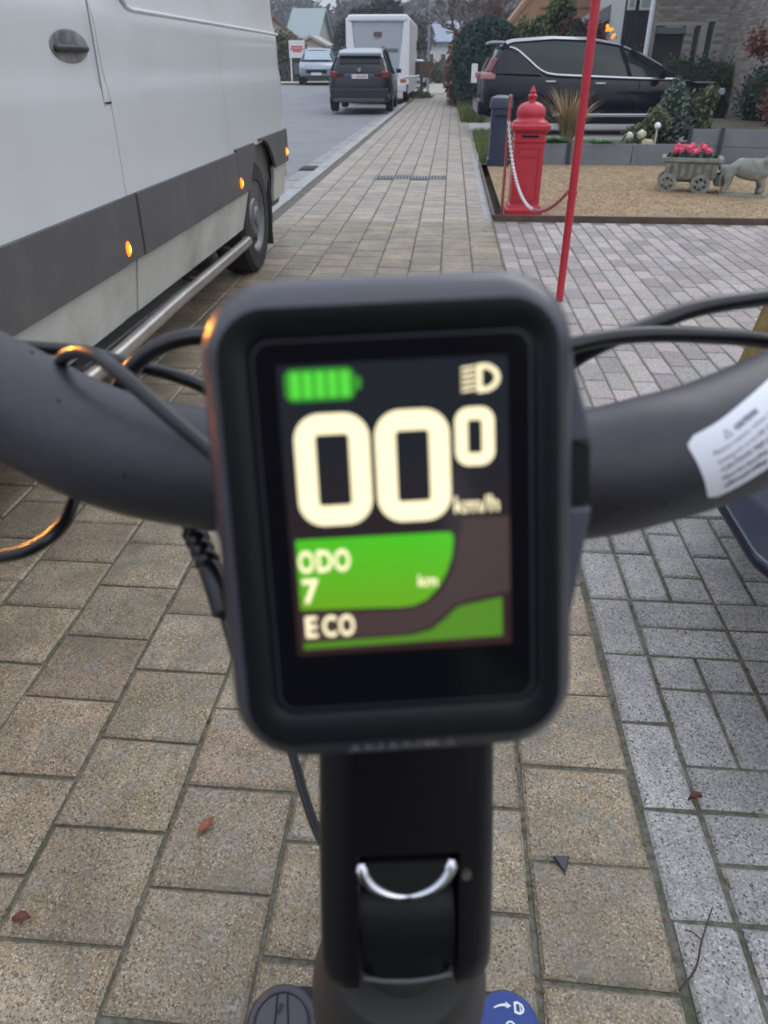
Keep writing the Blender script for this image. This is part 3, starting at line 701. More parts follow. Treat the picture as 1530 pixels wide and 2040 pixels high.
# ================================================================== VEHICLES
M_tyre = mat('tyre', (.022, .022, .023), .8, bump=.5, bscale=120)
M_blackp = mat('black_trim', (.03, .03, .033), .55)
M_dark = mat('dark_void', (.008, .008, .009), .9)
M_cglass = mat('car_glass', (.016, .026, .028), .08, spec=.45)
def make_wheel(parent, c, r, w, rimr, rim_m, side=1, spokes=6, cap_m=None):
    """wheel standing in the plane x = const; side = direction the face looks"""
    c = Vector(c); q = Matrix(((0, 0, side), (1, 0, 0), (0, 1, 0)))
    b = MB(); b.lathe([(rimr, -w), (r * .93, -w), (r, -w * .88), (r, -w * .12), (r * .93, 0), (rimr * 1.06, .004), (rimr, -.008)], 40, c, q)
    t = b.build('wheel', M_tyre, parent, smooth=True, ang=40)
    b = MB(); b.lathe([(rimr, -.004), (rimr * .93, -.012), (rimr * .86, -.04), (rimr * .6, -.035), (rimr * .5, -.01), (rimr * .3, -.006), (rimr * .26, .006), (0, .008)], 32, c, q)
    b.build('rim', rim_m, t, smooth=True, ang=40)
    b = MB()
    for k in range(spokes):
        a = k * 2 * math.pi / spokes; a2 = .5 * math.pi / spokes
        vs = [c + q @ Vector((rimr * rr * math.cos(a + aa), rimr * rr * math.sin(a + aa), -.030 if rr > .6 else -.012)) for rr, aa in ((.62, -a2), (.62, a2), (.82, a2 * .9), (.82, -a2 * .9))]
        b.add([v + q @ Vector((0, 0, .001)) for v in vs], [(0, 1, 2, 3)])
    stuff(b.build('rim_slots', M_dark, t, fix=False))
    return t

# ---- white van parked half on the pavement, facing us
M_van = mat('van_white', (.60, .625, .625), .25, spec=.5, coat=.35, dirt=(.55, .56, .54), dirt_scale=1.1)
M_vanlow = mat('van_white_dirty', (.50, .50, .46), .4, dirt=(.27, .25, .21), dirt_scale=2.6, c2=(.42, .42, .38), scale=3, space='World')
M_clad = mat('van_cladding', (.085, .083, .088), .62, bump=.2, bscale=900, dirt=(.12, .11, .1), dirt_scale=4)
van = empty('delivery_van', (-2.22, 3.4, 0), 0, 'large white panel van with lit orange marker lamps parked half on the pavement', 'van')
def vx(z):   # side profile, local x of the kerb-side skin
    pr = [(.30, .955), (.34, .965), (.50, .99), (.56, 1.0), (.77, 1.0), (.80, .998), (1.0, 1.0), (1.12, .998), (1.17, .988), (1.36, .985), (1.375, .978), (1.42, .962), (1.9, .93), (2.3, .88), (2.5, .80), (2.6, .62), (2.64, .3)]
    for (a, xa), (b_, xb) in zip(pr, pr[1:]):
        if a <= z <= b_: return xa + (xb - xa) * (z - a) / (b_ - a)
    return pr[0][1] if z < pr[0][0] else pr[-1][1]
Y0, Y1 = -3.0, 2.78    # front, rear (local)
def front_in(y):       # plan narrowing at the nose and tail
    s = 0
    if y < -2.2: s += .30 * ((-2.2 - y) / .8) ** 2.2
    if y > 2.6: s += .09 * ((y - 2.6) / .18) ** 2
    return s
AR = [(-2.03, .35, .43), (1.79, .35, .43)]
def vpanel(name, y0, y1, zlo, zhi, m, off=0, nz=14, ny=24, thick=.02, arch=None, parent=van, side=1, smooth=True):
    b = MB(); vs = []
    for j in range(nz + 1):
        for i in range(ny + 1):
            y = y0 + (y1 - y0) * i / ny
            lo = zlo(y) if callable(zlo) else zlo; hi = zhi(y) if callable(zhi) else zhi
            if arch:
                yc, zc, ra = arch
                if abs(y - yc) < ra: lo = max(lo, min(hi, zc + math.sqrt(ra * ra - (y - yc) ** 2)))
            z = lo + (hi - lo) * j / nz
            vs.append((side * (vx(z) - front_in(y) + off), y, z))
    N_ = len(vs); fs = [(j * (ny + 1) + i, j * (ny + 1) + i + 1, (j + 1) * (ny + 1) + i + 1, (j + 1) * (ny + 1) + i) for j in range(nz) for i in range(ny)]
    vs += [(x - side * thick, y, z) for x, y, z in vs]
    fs += [tuple(N_ + q for q in f)[::-1] for f in fs]
    per = [i for i in range(ny + 1)] + [(j + 1) * (ny + 1) - 1 for j in range(1, nz + 1)] + [nz * (ny + 1) + i for i in range(ny - 1, -1, -1)] + [j * (ny + 1) for j in range(nz - 1, 0, -1)]
    fs += [(per[k], per[(k + 1) % len(per)], N_ + per[(k + 1) % len(per)], N_ + per[k]) for k in range(len(per))]
    b.add(vs, fs); return b.build(name, m, parent, smooth=smooth, ang=30, fix=True)
# inner dark shell + upper body
b = MB()
def vring(y, inset=.03):
    zs = [.30, .34, .50, .77, 1.1, 1.36, 1.42, 1.9, 2.3, 2.5, 2.58, 2.62]
    top = 3.0
    if y < -1.2: top = 2.62 - .95 * ((-1.2 - y) / 1.1) ** 1.25 if y > -2.3 else 1.62 - .5 * ((-2.3 - y) / .7) ** 1.3
    R_ = [(vx(z) - front_in(y) - inset, y, min(z, top - inset)) for z in zs]
    return R_ + [(-x, y_, z_) for x, y_, z_ in reversed(R_)]
ys = [-3.0, -2.9, -2.7, -2.45, -2.3, -2.1, -1.8, -1.5, -1.2, -.8, 0, 1, 2, 2.6, 2.7, 2.76]
b.loft([vring(y) for y in ys]); b.build('inner_shell', M_clad, van, smooth=True, ang=30)
SE = -.46; S2 = 1.06   # seams: rear edge of driver's door, rear corner panel
for side in (1, -1):
    g_ = .004
    vpanel('front_door', -1.62, SE - g_, .772, 1.62, M_van, side=side, nz=24)
    vpanel('side_panel', SE + g_, S2 - g_ * .3, .772, lambda y: 1.38 + .30 * max(0, min(1, (-.10 - y) / .2)) ** 1.6, M_van, side=side, nz=24)
    vpanel('rear_panel', S2 + g_ * .3, 2.74, .772, 1.38, M_van, side=side, nz=24)
    vpanel('wing', -2.86, -1.63, .772, lambda y: 1.25 - .3 * max(0, (-2.1 - y)), M_van, side=side, arch=AR[0])
    # pressed upper panels whose lower edge is the bright crease
    vpanel('upper_panel', SE + g_, S2 - g_ * .3, lambda y: 1.385 + .30 * max(0, min(1, (-.10 - y) / .2)) ** 1.6, 2.6, M_van, off=.004, side=side, nz=16)
    vpanel('upper_panel', S2 + g_ * .3, 2.74, 1.385, 2.6, M_van, off=.004, side=side, nz=16)
    if side > 0:
        b = MB(); pts = [( vx(1.385) + .002, y, 1.383 + .30 * max(0, min(1, (-.10 - y) / .2)) ** 1.6) for y in [-.32 + .05 * i for i in range(61)]]
        b.tube(pts, .009, 8); b.build('pressed_crease', M_van, van, smooth=True)
    # lower body and cladding
    lo = lambda y: .335
    vpanel('lower_sill', -1.56, -.60, .33, .545, M_vanlow, side=side, nz=6)
    vpanel('lower_sill', -.592, -.455, .33, .545, M_vanlow, side=side, nz=6, off=-.004)
    vpanel('lower_sill', -.447, 1.5, .33, .545, M_vanlow, side=side, nz=6, arch=AR[1])
    vpanel('lower_sill', 2.08, 2.72, .36, .60, M_vanlow, side=side, nz=6, arch=AR[1])
    vpanel('side_cladding', -1.55, -.602, .545, .775, M_clad, off=.018, side=side, nz=6)
    vpanel('side_cladding', -.592, -.408, .545, .775, M_clad, off=.013, side=side, nz=6)
    vpanel('side_cladding', -.399, 1.15, .545, .775, M_clad, off=.018, side=side, nz=6)
    vpanel('side_cladding', 1.155, 1.6, .545, .79, M_clad, off=.018, side=side, nz=6, arch=AR[1])
    vpanel('side_cladding', 1.75, 2.74, .59, .80, M_clad, off=.02, side=side, nz=6, arch=(AR[1][0], AR[1][1], .44))
    vpanel('wing_trim', -2.5, -1.56, .40, .775, M_clad, off=.012, side=side, nz=6, arch=(AR[0][0], AR[0][1], .41))
    x_ = side
    for yc, zc, ra in AR:
        # wheel housing
        b = MB(); prof = [(ra - .01) * 1.0]; vs = []
        for xx in (.955, .52):
            for a in range(-25, 206, 11): vs.append((x_ * xx, yc + (ra + .008) * math.cos(R(a)), zc + (ra + .008) * math.sin(R(a))))
        k = len(vs) // 2; b.add(vs, [(i, i + 1, k + i + 1, k + i) for i in range(k - 1)])
        vs = [(x_ * .5, yc + .46 * math.cos(R(a)), zc + .46 * math.sin(R(a))) for a in range(0, 360, 20)]; b.add(vs, [tuple(range(18))])
        b.build('wheel_housing', M_dark, van, fix=False)
        make_wheel(van, (x_ * .972, yc - (.10 if yc > 0 else 0), .345), .345, .22, .215, mat('steel_rim', (.16, .16, .17), .45, .5), side=x_, spokes=10)
    b = MB(); b.box((x_ * .86, 2.12, .30), (.22, .012, .42)); b.build('mud_flap', M_blackp, van)
    # side tube step
    b = MB(); b.tube(spline([(x_ * .82, -1.35, .30), (x_ * 1.0, -1.25, .275), (x_ * 1.0, 0, .27), (x_ * 1.0, 1.18, .27), (x_ * .985, 1.26, .27)], 6), .03, 20); b.build('side_tube', mat('steel_tube', (.42, .40, .38), .30, .75, c2=(.3, .28, .25), scale=5), van, smooth=True)
    for y in (-1.0, .3, 1.0):
        b = MB(); b.bar((x_ * .98, y, .27), (x_ * .7, y, .34), .03, .02); b.build('tube_bracket', M_blackp, van)
    # marker lamps
    for y, z in ((-.56, .60), (1.18, .612), (2.55, .655)):
        b = MB(); b.lathe([(0, .010), (.018, .009), (.025, .005), (.027, 0)], 16, (0, 0, 0)); vs = b.v
        b.v = [(x_ * (1.0 + .018 - (.008 if y < 0 else 0) + p[2]), y + p[0] * .8, z + p[1] * 1.1) for p in vs]
        b.build('marker_lamp', mat('lamp_orange', (.6, .2, .02), .3, emit=(1, .16, .005), estr=1.6), van, smooth=True)
        b = MB(); b.lathe([(0, .004), (.011, .0)], 10, (0, 0, 0)); b.v = [(x_ * (1.0 + .029 - (.008 if y < 0 else 0) + p[2]), y + p[0] * .8, z + p[1] * 1.35) for p in b.v]
        b.build('lamp_filament', mat('lamp_hot', (.9, .6, .1), .3, emit=(1, .5, .03), estr=3), van)
    # recessed handle
    hc = (x_ * (vx(1.25) + .001), -.687, 1.252)
    b = MB(); q = Matrix(((0, 0, x_), (1, 0, 0), (0, 1, 0))); b.lathe([(.078, .002), (.070, .0035), (.060, .0025), (.0, .0022)], 36, hc, q); b.v = [(p[0], hc[1] + (p[1] - hc[1]) * 1.75, hc[2] + (p[2] - hc[2]) * .60) for p in b.v]
    hd = b.build('door_handle', mat('handle_recess', (.07, .075, .07), .3, c2=(.30, .31, .30), scale=9, spec=.4), van, smooth=True)
    b = MB(); b.tube(spline([(x_ * (vx(1.25) + .001), -.80, 1.246), (x_ * (vx(1.25) + .010), -.785, 1.246), (x_ * (vx(1.25) + .012), -.69, 1.247), (x_ * (vx(1.25) + .010), -.59, 1.246), (x_ * (vx(1.25) + .001), -.575, 1.246)], 5), .0105, 12); b.build('grip', M_blackp, hd, smooth=True)
    # corner ledge of the fuel flap gap
    b = MB(); b.box((x_ * (vx(1.09) + .001), SE - .022, 1.085), (.004, .05, .006)); b.build('flap_gap', M_dark, van)
    b = MB(); b.box((x_ * (vx(.95) - .002), SE - .058, 1.35), (.006, .002, .55)); b.build('pillar_line', mat('seam_grey', (.28, .29, .28), .6), van)
    # side glass, mirror
    vpanel('side_window', -1.55, -.62, 1.66, lambda y: 2.25 - .5 * max(0, (-1.15 - y)), M_cglass, off=-.006, side=side, nz=6)
    vpanel('door_frame', -1.62, SE - g_, 1.62, 1.655, M_van, side=side, nz=2)
    b = MB(); b.box((x_ * 1.16, -1.62, 1.62), (.2, .12, .36)); b.bar((x_ * .95, -1.55, 1.45), (x_ * 1.1, -1.6, 1.5), .05, .05); mr_ = b.build('mirror', M_blackp, van, bevel=.02)
    b = MB(); b.box((x_ * 1.245, -1.64, 1.45), (.03, .05, .05)); b.build('mirror_indicator', mat('lamp_orange_turn', (.7, .25, .02), .3, emit=(1, .25, .01), estr=12), mr_)
    # headlight and indicator at the nose
    b = MB(); b.box((x_ * .70, -2.93, .93), (.26, .12, .24)); hl = b.build('headlight', mat('lamp_clear', (.5, .52, .55), .1), van, bevel=.03)
    b = MB(); b.box((x_ * .80, -2.86, .82), (.12, .10, .06)); b.build('indicator', mat('lamp_orange_turn', (.7, .25, .02), .3, emit=(1, .25, .01), estr=12), hl)
vanrear = MB(); vanrear.box((0, 2.76, 1.5), (1.70, .03, 2.0)); vanrear.build('rear_doors', M_van, van, bevel=.02)
b = MB(); b.box((0, 2.80, .55), (1.9, .12, .2)); b.build('rear_bumper', M_clad, van, bevel=.02)
b = MB(); b.box((0, -3.0, .55), (1.5, .12, .3)); b.build('front_bumper', M_clad, van, bevel=.02)
for s_ in (-1, 1):
    b = MB(); b.box((s_ * .905, 2.765, 1.15), (.06, .05, .62)); b.build('tail_lamp', mat('tail_red', (.4, .02, .015), .2), van, bevel=.008)
b = MB(); b.prism([(-1.28, 2.42), (-1.26, 2.46), (-2.24, 1.66), (-2.22, 1.62)], -.72, .72, 'x'); b.build('windscreen', M_cglass, van)
b = MB(); b.prism([(-2.2, 1.60), (-2.25, 1.63), (-2.98, 1.16), (-3.02, 1.0), (-2.94, 1.0)], -.72, .72, 'x'); b.build('bonnet', M_van, van, bevel=.01)
b = MB(); b.box((0, 1.0, 2.635), (1.3, 3.4, .03)); b.build('roof', M_van, van, bevel=.01)
# the lit indicator throws a warm glint on the bicycle
b = MB(); b.box((1.0, -2.2, 1.16), (.03, .09, .05)); b.build('wing_repeater', mat('lamp_orange_turn', (.7, .25, .02), .3, emit=(1, .25, .01), estr=12), van, bevel=.008)
pl = bpy.data.lights.new('repeater_lamp', 'SPOT'); pl.energy = 26; pl.color = (1, .36, .04); pl.shadow_soft_size = .03; pl.spot_size = R(70); pl.spot_blend = .8
po = bpy.data.objects.new('repeater_lamp', pl); col.objects.link(po); po.parent = van; po.location = (1.035, -2.2, 1.17)
po.rotation_euler = Vector((1.15, -1.1, -.02)).to_track_quat('-Z', 'Y').to_euler()

# ---- generic car body
def lerp_tab(tab, t):
    if t <= tab[0][0]: return tab[0][1:]
    for a, b_ in zip(tab, tab[1:]):
        if t <= b_[0]:
            k = (t - a[0]) / (b_[0] - a[0]); return tuple(p + (q - p) * k for p, q in zip(a[1:], b_[1:]))
    return tab[-1][1:]
def car(name, loc, rz, label, body, L, W, low, house, paint, wheels, wr, rear=None, roof_m=None, rim_m=None, glass_inset=.012, strip=None, group=None, plate='white', silver_sill=False, roofbars=True, rail=True):
    """car along +y (front +y, tail y=0). low: (y, halfwidth, zbottom, zbelt) ; house: (y, halfwidth at roof, zroof)"""
    c = empty(name, loc, rz, label, 'car', group)
    b = MB(); rings = []
    for (y, hw, zb, zt) in low:
        sec = [(hw * .88, zb), (hw * .97, zb + .10), (hw, zb + (zt - zb) * .38), (hw * .995, zb + (zt - zb) * .62), (hw * .975, zb + (zt - zb) * .9), (hw * .93, zt)]
        r_ = [(x, y, z) for x, z in sec]; rings.append(r_ + [(-x, y_, z) for x, y_, z in reversed(r_)])
    b.loft(rings); bo = b.build('body', paint, c, smooth=True, ang=40)
    b = MB(); rings = []; prev = None
    y0, y1 = house[0][0], house[-1][0]
    for (y, hw, zr) in house:
        hb_, zb_, zt_ = lerp_tab([(l[0], l[1], l[2], l[3]) for l in low], y)
        rw = [(hb_ * .92, y, zt_ - .02), (hb_ * .90 * .6 + hw * .4, y, zt_ + (zr - zt_) * .45), (hw, y, zt_ + (zr - zt_) * .9), (hw * .9, y, zr), (hw * .5, y, zr + .025)]
        rings.append(rw + [(-x, y_, z) for x, y_, z in reversed(rw)])
    b.loft(rings); b.build('windows', M_cglass, c, smooth=True, ang=40)
    # roof skin and pillars in body colour, proud of the glass
    b = MB(); rings = []
    for (y, hw, zr) in house[1:-1]:
        rings.append([(hw * 1.01, y, zr - (.02 if rail else .0)), (hw * .92, y, zr + .012), (hw * .5, y, zr + .037), (-hw * .5, y, zr + .037), (-hw * .92, y, zr + .012), (-hw * 1.01, y, zr - .02)])
    b.loft(rings, closed=False, cap0=False, cap1=False); b.build('roof', roof_m or paint, c, smooth=True)
    for (ya, yb, wd) in body:     # pillars: y at belt, y at roof, width
        for s_ in (-1, 1):
            hb_, zb_, zt_ = lerp_tab([(l[0], l[1], l[2], l[3]) for l in low], ya); hr, zr = lerp_tab(house, yb)
            b = MB(); b.bar((s_ * (hb_ * .925 + .004), ya, zt_ - .03), (s_ * (hr * 1.0 + .004), yb, zr - .01), .03, wd); b.build('pillar', paint, c)
    for y in wheels:
        for s_ in (-1, 1):
            hw = lerp_tab([(l[0], l[1]) for l in low], y)[0]
            b = MB(); vs = [(s_ * (hw + .006), y + (wr + .055) * math.cos(R(a)), wr + (wr + .055) * math.sin(R(a))) for a in range(-18, 199, 12)]
            vs2 = [(s_ * (hw * .7), p[1], p[2]) for p in vs]; k = len(vs); b.add(vs + vs2, [(i, i + 1, k + i + 1, k + i) for i in range(k - 1)] + [tuple(range(k))])
            b.build('wheel_arch', M_dark, c, fix=False)
            make_wheel(c, (s_ * (hw + .012), y, wr), wr, .21, wr * .66, rim_m or mat('alloy', (.3, .3, .32), .35, .7), side=s_, spokes=7)
    return c
# dark SUV seen from behind
M_suv = mat('suv_paint', (.012, .015, .024), .28, coat=.25, spec=.4)
suv = car('parked_suv', (-2.68, 24.45, 0), R(1), 'dark blue black SUV with lit-looking red rear lamps parked by the kerb, seen from behind', [(.30, .72, .10), (1.4, 1.5, .07), (2.45, 2.35, .06), (3.35, 2.7, .05)], 4.5, 1.84,
    [(0, .70, .46, .93), (.04, .80, .38, .98), (.12, .875, .31, 1.02), (.3, .915, .26, 1.05), (.9, .92, .22, 1.02), (2.4, .92, .22, .99), (3.4, .915, .24, .98), (4.1, .87, .3, .9), (4.42, .72, .38, .7)],
    [(.16, .72, 1.06), (.36, .66, 1.40), (.54, .63, 1.53), (.85, .63, 1.585), (1.6, .64, 1.61), (2.4, .65, 1.56), (2.75, .62, 1.48), (3.35, .66, 1.04)], M_suv, [.85, 3.55], .345, roof_m=mat('suv_roof_sheen', (.30, .33, .36), .35, coat=.3))  # pale grey on the dark car stands in for reflected sky
def P(par, name, c, d, m, bevel=.01, rot=None):
    b = MB(); b.box(c, d, rot); return b.build(name, m, par, bevel=bevel)
M_red = mat('lamp_red', (.20, .012, .02), .25, coat=.3)
M_redd = mat('lamp_red_dark', (.05, .008, .012), .2, coat=.3)
for s_ in (-1, 1):
    P(suv, 'tail_lamp', (s_ * .74, .03, .97), (.22, .10, .16), M_red, .03)
    P(suv, 'tail_lamp_inner', (s_ * .53, .01, .965), (.2, .05, .11), M_redd, .02)
    P(suv, 'reflector', (s_ * .72, -.04, .45), (.26, .06, .10), mat('silver_trim', (.55, .57, .6), .3, .6), .02)
    b = MB(); b.box((s_ * 1.0, 2.95, 1.05), (.16, .1, .12)); b.build('mirror', M_suv, suv, bevel=.02)
    P(suv, 'roof_rail', (s_ * .60, 1.6, 1.655), (.03, 1.7, .03), mat('rail_black', (.04, .04, .045), .4), .01)
    P(suv, 'exhaust', (s_ * .62, .02, .30), (.12, .06, .05), M_dark, .01)
P(suv, 'rear_window', (0, .29, 1.32), (1.16, .012, .20), mat('tinted_glass', (.006, .008, .012), .15, spec=.3), .02, Matrix.Rotation(R(-37), 3, 'X'))
P(suv, 'spoiler', (0, .44, 1.50), (1.24, .34, .09), mat('suv_roof_sheen', (.30, .33, .36), .35, coat=.3), .03, Matrix.Rotation(R(12), 3, 'X'))  # light grey carries the sky's reflection on the spoiler
P(suv, 'rear_bumper', (0, -.02, .50), (1.7, .12, .26), mat('suv_bumper', (.016, .017, .022), .5), .04)
P(suv, 'bumper_skirt', (0, -.03, .33), (1.5, .1, .12), mat('bumper_grey', (.07, .06, .065), .5), .03)
pl_ = P(suv, 'number_plate', (0, -.035, .92), (.50, .015, .11), mat('plate_white', (.66, .67, .7), .4), .004)
b = MB(); b.box((-.23, -.045, .92), (.04, .004, .105)); b.build('plate_band', mat('plate_blue', (.02, .05, .3), .5), pl_)
b = MB()
for k in range(7):
    if k != 1: b.box((-.17 + k * .058, -.045, .92), (.03 if k else .012, .004, .06))
b.build('plate_characters', mat('plate_red', (.35, .06, .07), .6), pl_)
b = MB(); b.cyl((0, -.0, 1.08), (0, .12, 1.10), .045, n=20); em = b.build('emblem', mat('emblem_silver', (.6, .62, .65), .3, .8), suv)
b = MB()
for a in (0, 180): b.add([(0, -.003, 1.08)] + [(.033 * math.cos(R(a + t)), -.003, 1.08 + .033 * math.sin(R(a + t))) for t in (0, 30, 60, 90)], [(0, 1, 2, 3, 4)])
b.build('emblem_blue', mat('emblem_blue', (.03, .12, .5), .4), em, fix=False)

# black people carrier on the house driveway
M_mpv = mat('mpv_paint', (.005, .006, .014), .14, coat=.2, spec=.3)
mpv = car('people_carrier', (.55, 17.55, .0), R(-88), 'black people carrier with silver window line parked side-on in front of the brick house', [(.95, .35, .14), (2.05, 1.95, .07), (2.85, 2.6, .07), (3.8, 2.8, .05)], 4.86, 1.89,
    [(0, .78, .50, .98), (.05, .86, .36, 1.05), (.3, .93, .28, 1.08), (.9, .945, .22, 1.04), (1.8, .945, .2, .99), (3.0, .94, .2, .96), (3.8, .93, .22, .96), (4.4, .88, .26, .88), (4.7, .80, .30, .78), (4.88, .64, .36, .60)],
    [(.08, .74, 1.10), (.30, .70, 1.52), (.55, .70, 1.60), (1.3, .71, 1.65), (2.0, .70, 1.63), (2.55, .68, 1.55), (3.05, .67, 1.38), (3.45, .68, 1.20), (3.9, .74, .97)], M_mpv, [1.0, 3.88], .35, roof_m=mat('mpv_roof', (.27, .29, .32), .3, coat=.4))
M_chr = mat('chrome_trim', (.6, .62, .65), .25, .8)
for s_ in (-1, 1):
    b = MB(); pts = []
    for y, z in ((.42, 1.50), (.62, 1.46), (.85, 1.30), (1.1, 1.12), (1.35, 1.05), (2.0, 1.02), (3.0, .985), (3.7, .975)):
        hw = lerp_tab([(l[0], l[1]) for l in [(0, .82), (.6, .90), (1.3, .905), (4.0, .88)]], y)[0] - max(0, z - 1.05) * .38
        pts.append((s_ * (hw + .005), y, z))
    P_ = spline(pts, 5); b.tube(P_, .020, 8); b.build('window_line', M_chr, mpv, smooth=True)
    b = MB(); hb2 = .905; vs = [(s_ * .925, .55, 1.06), (s_ * .925, 1.15, 1.04), (s_ * .84, .82, 1.27), (s_ * .755, .56, 1.46), (s_ * .76, .38, 1.46), (s_ * .90, .16, 1.06)]
    b.add(vs, [tuple(range(6))]); b.build('rear_quarter', M_mpv, mpv, fix=False)
    P(mpv, 'tail_lamp', (s_ * .80, .10, 1.02), (.20, .30, .12), mat('lamp_rose', (.45, .22, .22), .25, coat=.5), .03)
    P(mpv, 'tail_lamp_upper', (s_ * .79, .17, 1.20), (.10, .10, .26), mat('lamp_rose_dark', (.3, .09, .1), .25, coat=.5), .02, Matrix.Rotation(R(-25), 3, 'X'))
    P(mpv, 'sill_strip', (s_ * .955, 2.45, .36), (.03, 2.1, .055), M_chr, .01)
    b = MB(); b.box((s_ * 1.05, 3.35, 1.05), (.2, .12, .15)); b.bar((s_ * .9, 3.35, 1.0), (s_ * 1.0, 3.35, 1.02), .03, .05); b.build('mirror', M_mpv, mpv, bevel=.02)
    P(mpv, 'headlight', (s_ * .72, 4.52, .76), (.2, .34, .12), mat('lamp_clear2', (.4, .42, .45), .15), .03)
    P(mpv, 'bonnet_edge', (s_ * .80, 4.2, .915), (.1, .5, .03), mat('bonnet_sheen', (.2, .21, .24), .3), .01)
    P(mpv, 'door_seam', (s_ * .948, 2.06, .66), (.006, .008, .62), M_dark, 0)
    P(mpv, 'door_seam', (s_ * .944, 3.0, .64), (.006, .008, .60), M_dark, 0)
    P(mpv, 'handle', (s_ * .955, 2.25, .90), (.03, .2, .03), M_chr, .008)
    P(mpv, 'handle', (s_ * .955, 1.3, .93), (.03, .2, .03), M_chr, .008)
P(mpv, 'rear_spoiler', (0, .25, 1.58), (1.3, .26, .04), mat('spoiler_light', (.4, .42, .45), .3), .01)
P(mpv, 'rear_bumper', (0, .0, .48), (1.74, .14, .28), M_mpv, .05)

# blue-grey hatchback beyond, light car beyond the motorhome
M_blu = mat('blue_grey_paint', (.20, .25, .30), .3, coat=.5)
bc = car('parked_hatchback', (-6.9, 44.5, .42), R(180 + 6), 'pale blue grey hatchback facing us on the far left beside the notice board', [(.3, .6, .10), (1.9, 1.9, .07), (3.1, 2.5, .06)], 4.2, 1.8,
    [(0, .78, .4, .9), (.08, .86, .3, .95), (.9, .9, .22, .97), (2.4, .9, .22, .95), (3.3, .88, .24, .92), (3.9, .84, .28, .80), (4.15, .7, .36, .62)],
    [(.1, .7, 1.0), (.5, .63, 1.40), (1.2, .64, 1.47), (2.0, .63, 1.45), (2.4, .62, 1.38), (3.15, .68, .98)], M_blu, [.75, 3.35], .31)
P(bc, 'windscreen', (0, 2.86, 1.19), (1.22, .012, .75), mat('glass_pale', (.3, .38, .42), .15), .02, Matrix.Rotation(R(-61 + 90 + 5 + 26), 3, 'X'))
P(bc, 'grille', (0, 4.16, .52), (1.0, .05, .16), M_dark, .02)
P(bc, 'number_plate', (0, 4.2, .42), (.5, .02, .11), mat('plate_white', (.66, .67, .7), .4), .004)
for s_ in (-1, 1): P(bc, 'headlight', (s_ * .66, 4.02, .72), (.24, .16, .13), mat('lamp_clear3', (.6, .62, .66), .2), .02)
fc = car('distant_car', (-2.55, 57.5, 0), R(180), 'small light blue grey car parked far down the street beyond the white motorhome', [(.3, .6, .10), (1.9, 1.9, .07)], 4.2, 1.8,
    [(0, .78, .4, .9), (.08, .86, .3, .95), (.9, .9, .22, .97), (2.4, .9, .22, .95), (3.3, .88, .24, .92), (3.9, .84, .28, .80), (4.15, .7, .36, .62)],
    [(.1, .7, 1.0), (.5, .63, 1.42), (1.2, .64, 1.5), (2.0, .63, 1.47), (2.4, .62, 1.4), (3.15, .68, .98)], mat('pale_paint', (.36, .40, .46), .3, coat=.4), [.75, 3.35], .31)
for s_ in (-1, 1): P(fc, 'headlight', (s_ * .66, 4.02, .72), (.24, .16, .13), mat('lamp_clear3', (.6, .62, .66), .2), .02)

# motorhome
M_mh = mat('motorhome_white', (.68, .70, .72), .35, c2=(.62, .64, .66), scale=1)
mh = empty('motorhome', (-2.72, 31.0, 0), R(0), 'tall white motorhome parked just beyond the dark SUV, seen from behind', 'motorhome')
b = MB(); W_ = 1.13; zt = 2.72
sec = [(-W_, .62), (W_, .62), (W_, zt - .12), (W_ - .1, zt), (-W_ + .1, zt), (-W_, zt - .12)]
b.loft([[(x, y, z) for x, z in sec] for y in (.08, 6.6)]); b.build('body', M_mh, mh, bevel=.03)
for s_ in (-1, 1):
    b = MB(); b.add([(s_ * W_, -.02, .60), (s_ * W_, -.02, zt - .1), (s_ * (W_ - .2), -.02, zt - .2), (s_ * (W_ - .42), -.02, .60), (s_ * W_, .14, .60), (s_ * W_, .14, zt - .1), (s_ * (W_ - .2), .14, zt - .2), (s_ * (W_ - .42), .14, .60)],
              [(0, 1, 2, 3), (4, 7, 6, 5), (0, 4, 5, 1), (1, 5, 6, 2), (2, 6, 7, 3), (3, 7, 4, 0)]); b.build('corner_moulding', mat('moulding_white', (.8, .81, .83), .3), mh)
    P(mh, 'skirt', (s_ * 1.1, 3.3, .48), (.06, 6.2, .36), M_mh, .02)
    make_wheel(mh, (s_ * 1.06, 1.6, .33), .33, .22, .2, mat('alloy', (.3, .3, .32), .35, .7), side=s_)
    make_wheel(mh, (s_ * 1.06, 5.6, .33), .33, .22, .2, mat('alloy', (.3, .3, .32), .35, .7), side=s_)
    P(mh, 'tail_lamp', (s_ * .92, -.04, .72), (.2, .05, .1), mat('lamp_orange_dull', (.5, .12, .04), .3), .01)
P(mh, 'top_moulding', (0, .02, zt - .1), (2.1, .16, .2), mat('moulding_white', (.8, .81, .83), .3), .05)
P(mh, 'rear_panel', (0, .06, 1.55), (1.7, .06, 1.95), mat('panel_grey', (.42, .45, .50), .4), .01)
P(mh, 'badge', (0, .02, 2.14), (.30, .02, .14), mat('badge_dark', (.10, .10, .12), .5), .004)
P(mh, 'badge_strip', (0, .015, 2.045), (.18, .02, .035), mat('badge_orange', (.5, .18, .08), .5), .002)
P(mh, 'window_recess', (0, .02, 1.66), (1.45, .02, .10), mat('recess_grey', (.15, .17, .2), .4), .005)
P(mh, 'bumper', (0, .0, .50), (2.1, .2, .26), M_mh, .04)
b = MB(); b.tube(spline([(.95, -.02, .83), (1.3, -.02, .85), (1.5, .1, .87)], 4), .03, 8); b.build('awning_arm', M_mh, mh)
b = MB(); b.box((1.2, 5.9, 1.9), (.2, .12, .36)); b.build('mirror', M_blackp, mh, bevel=.02)

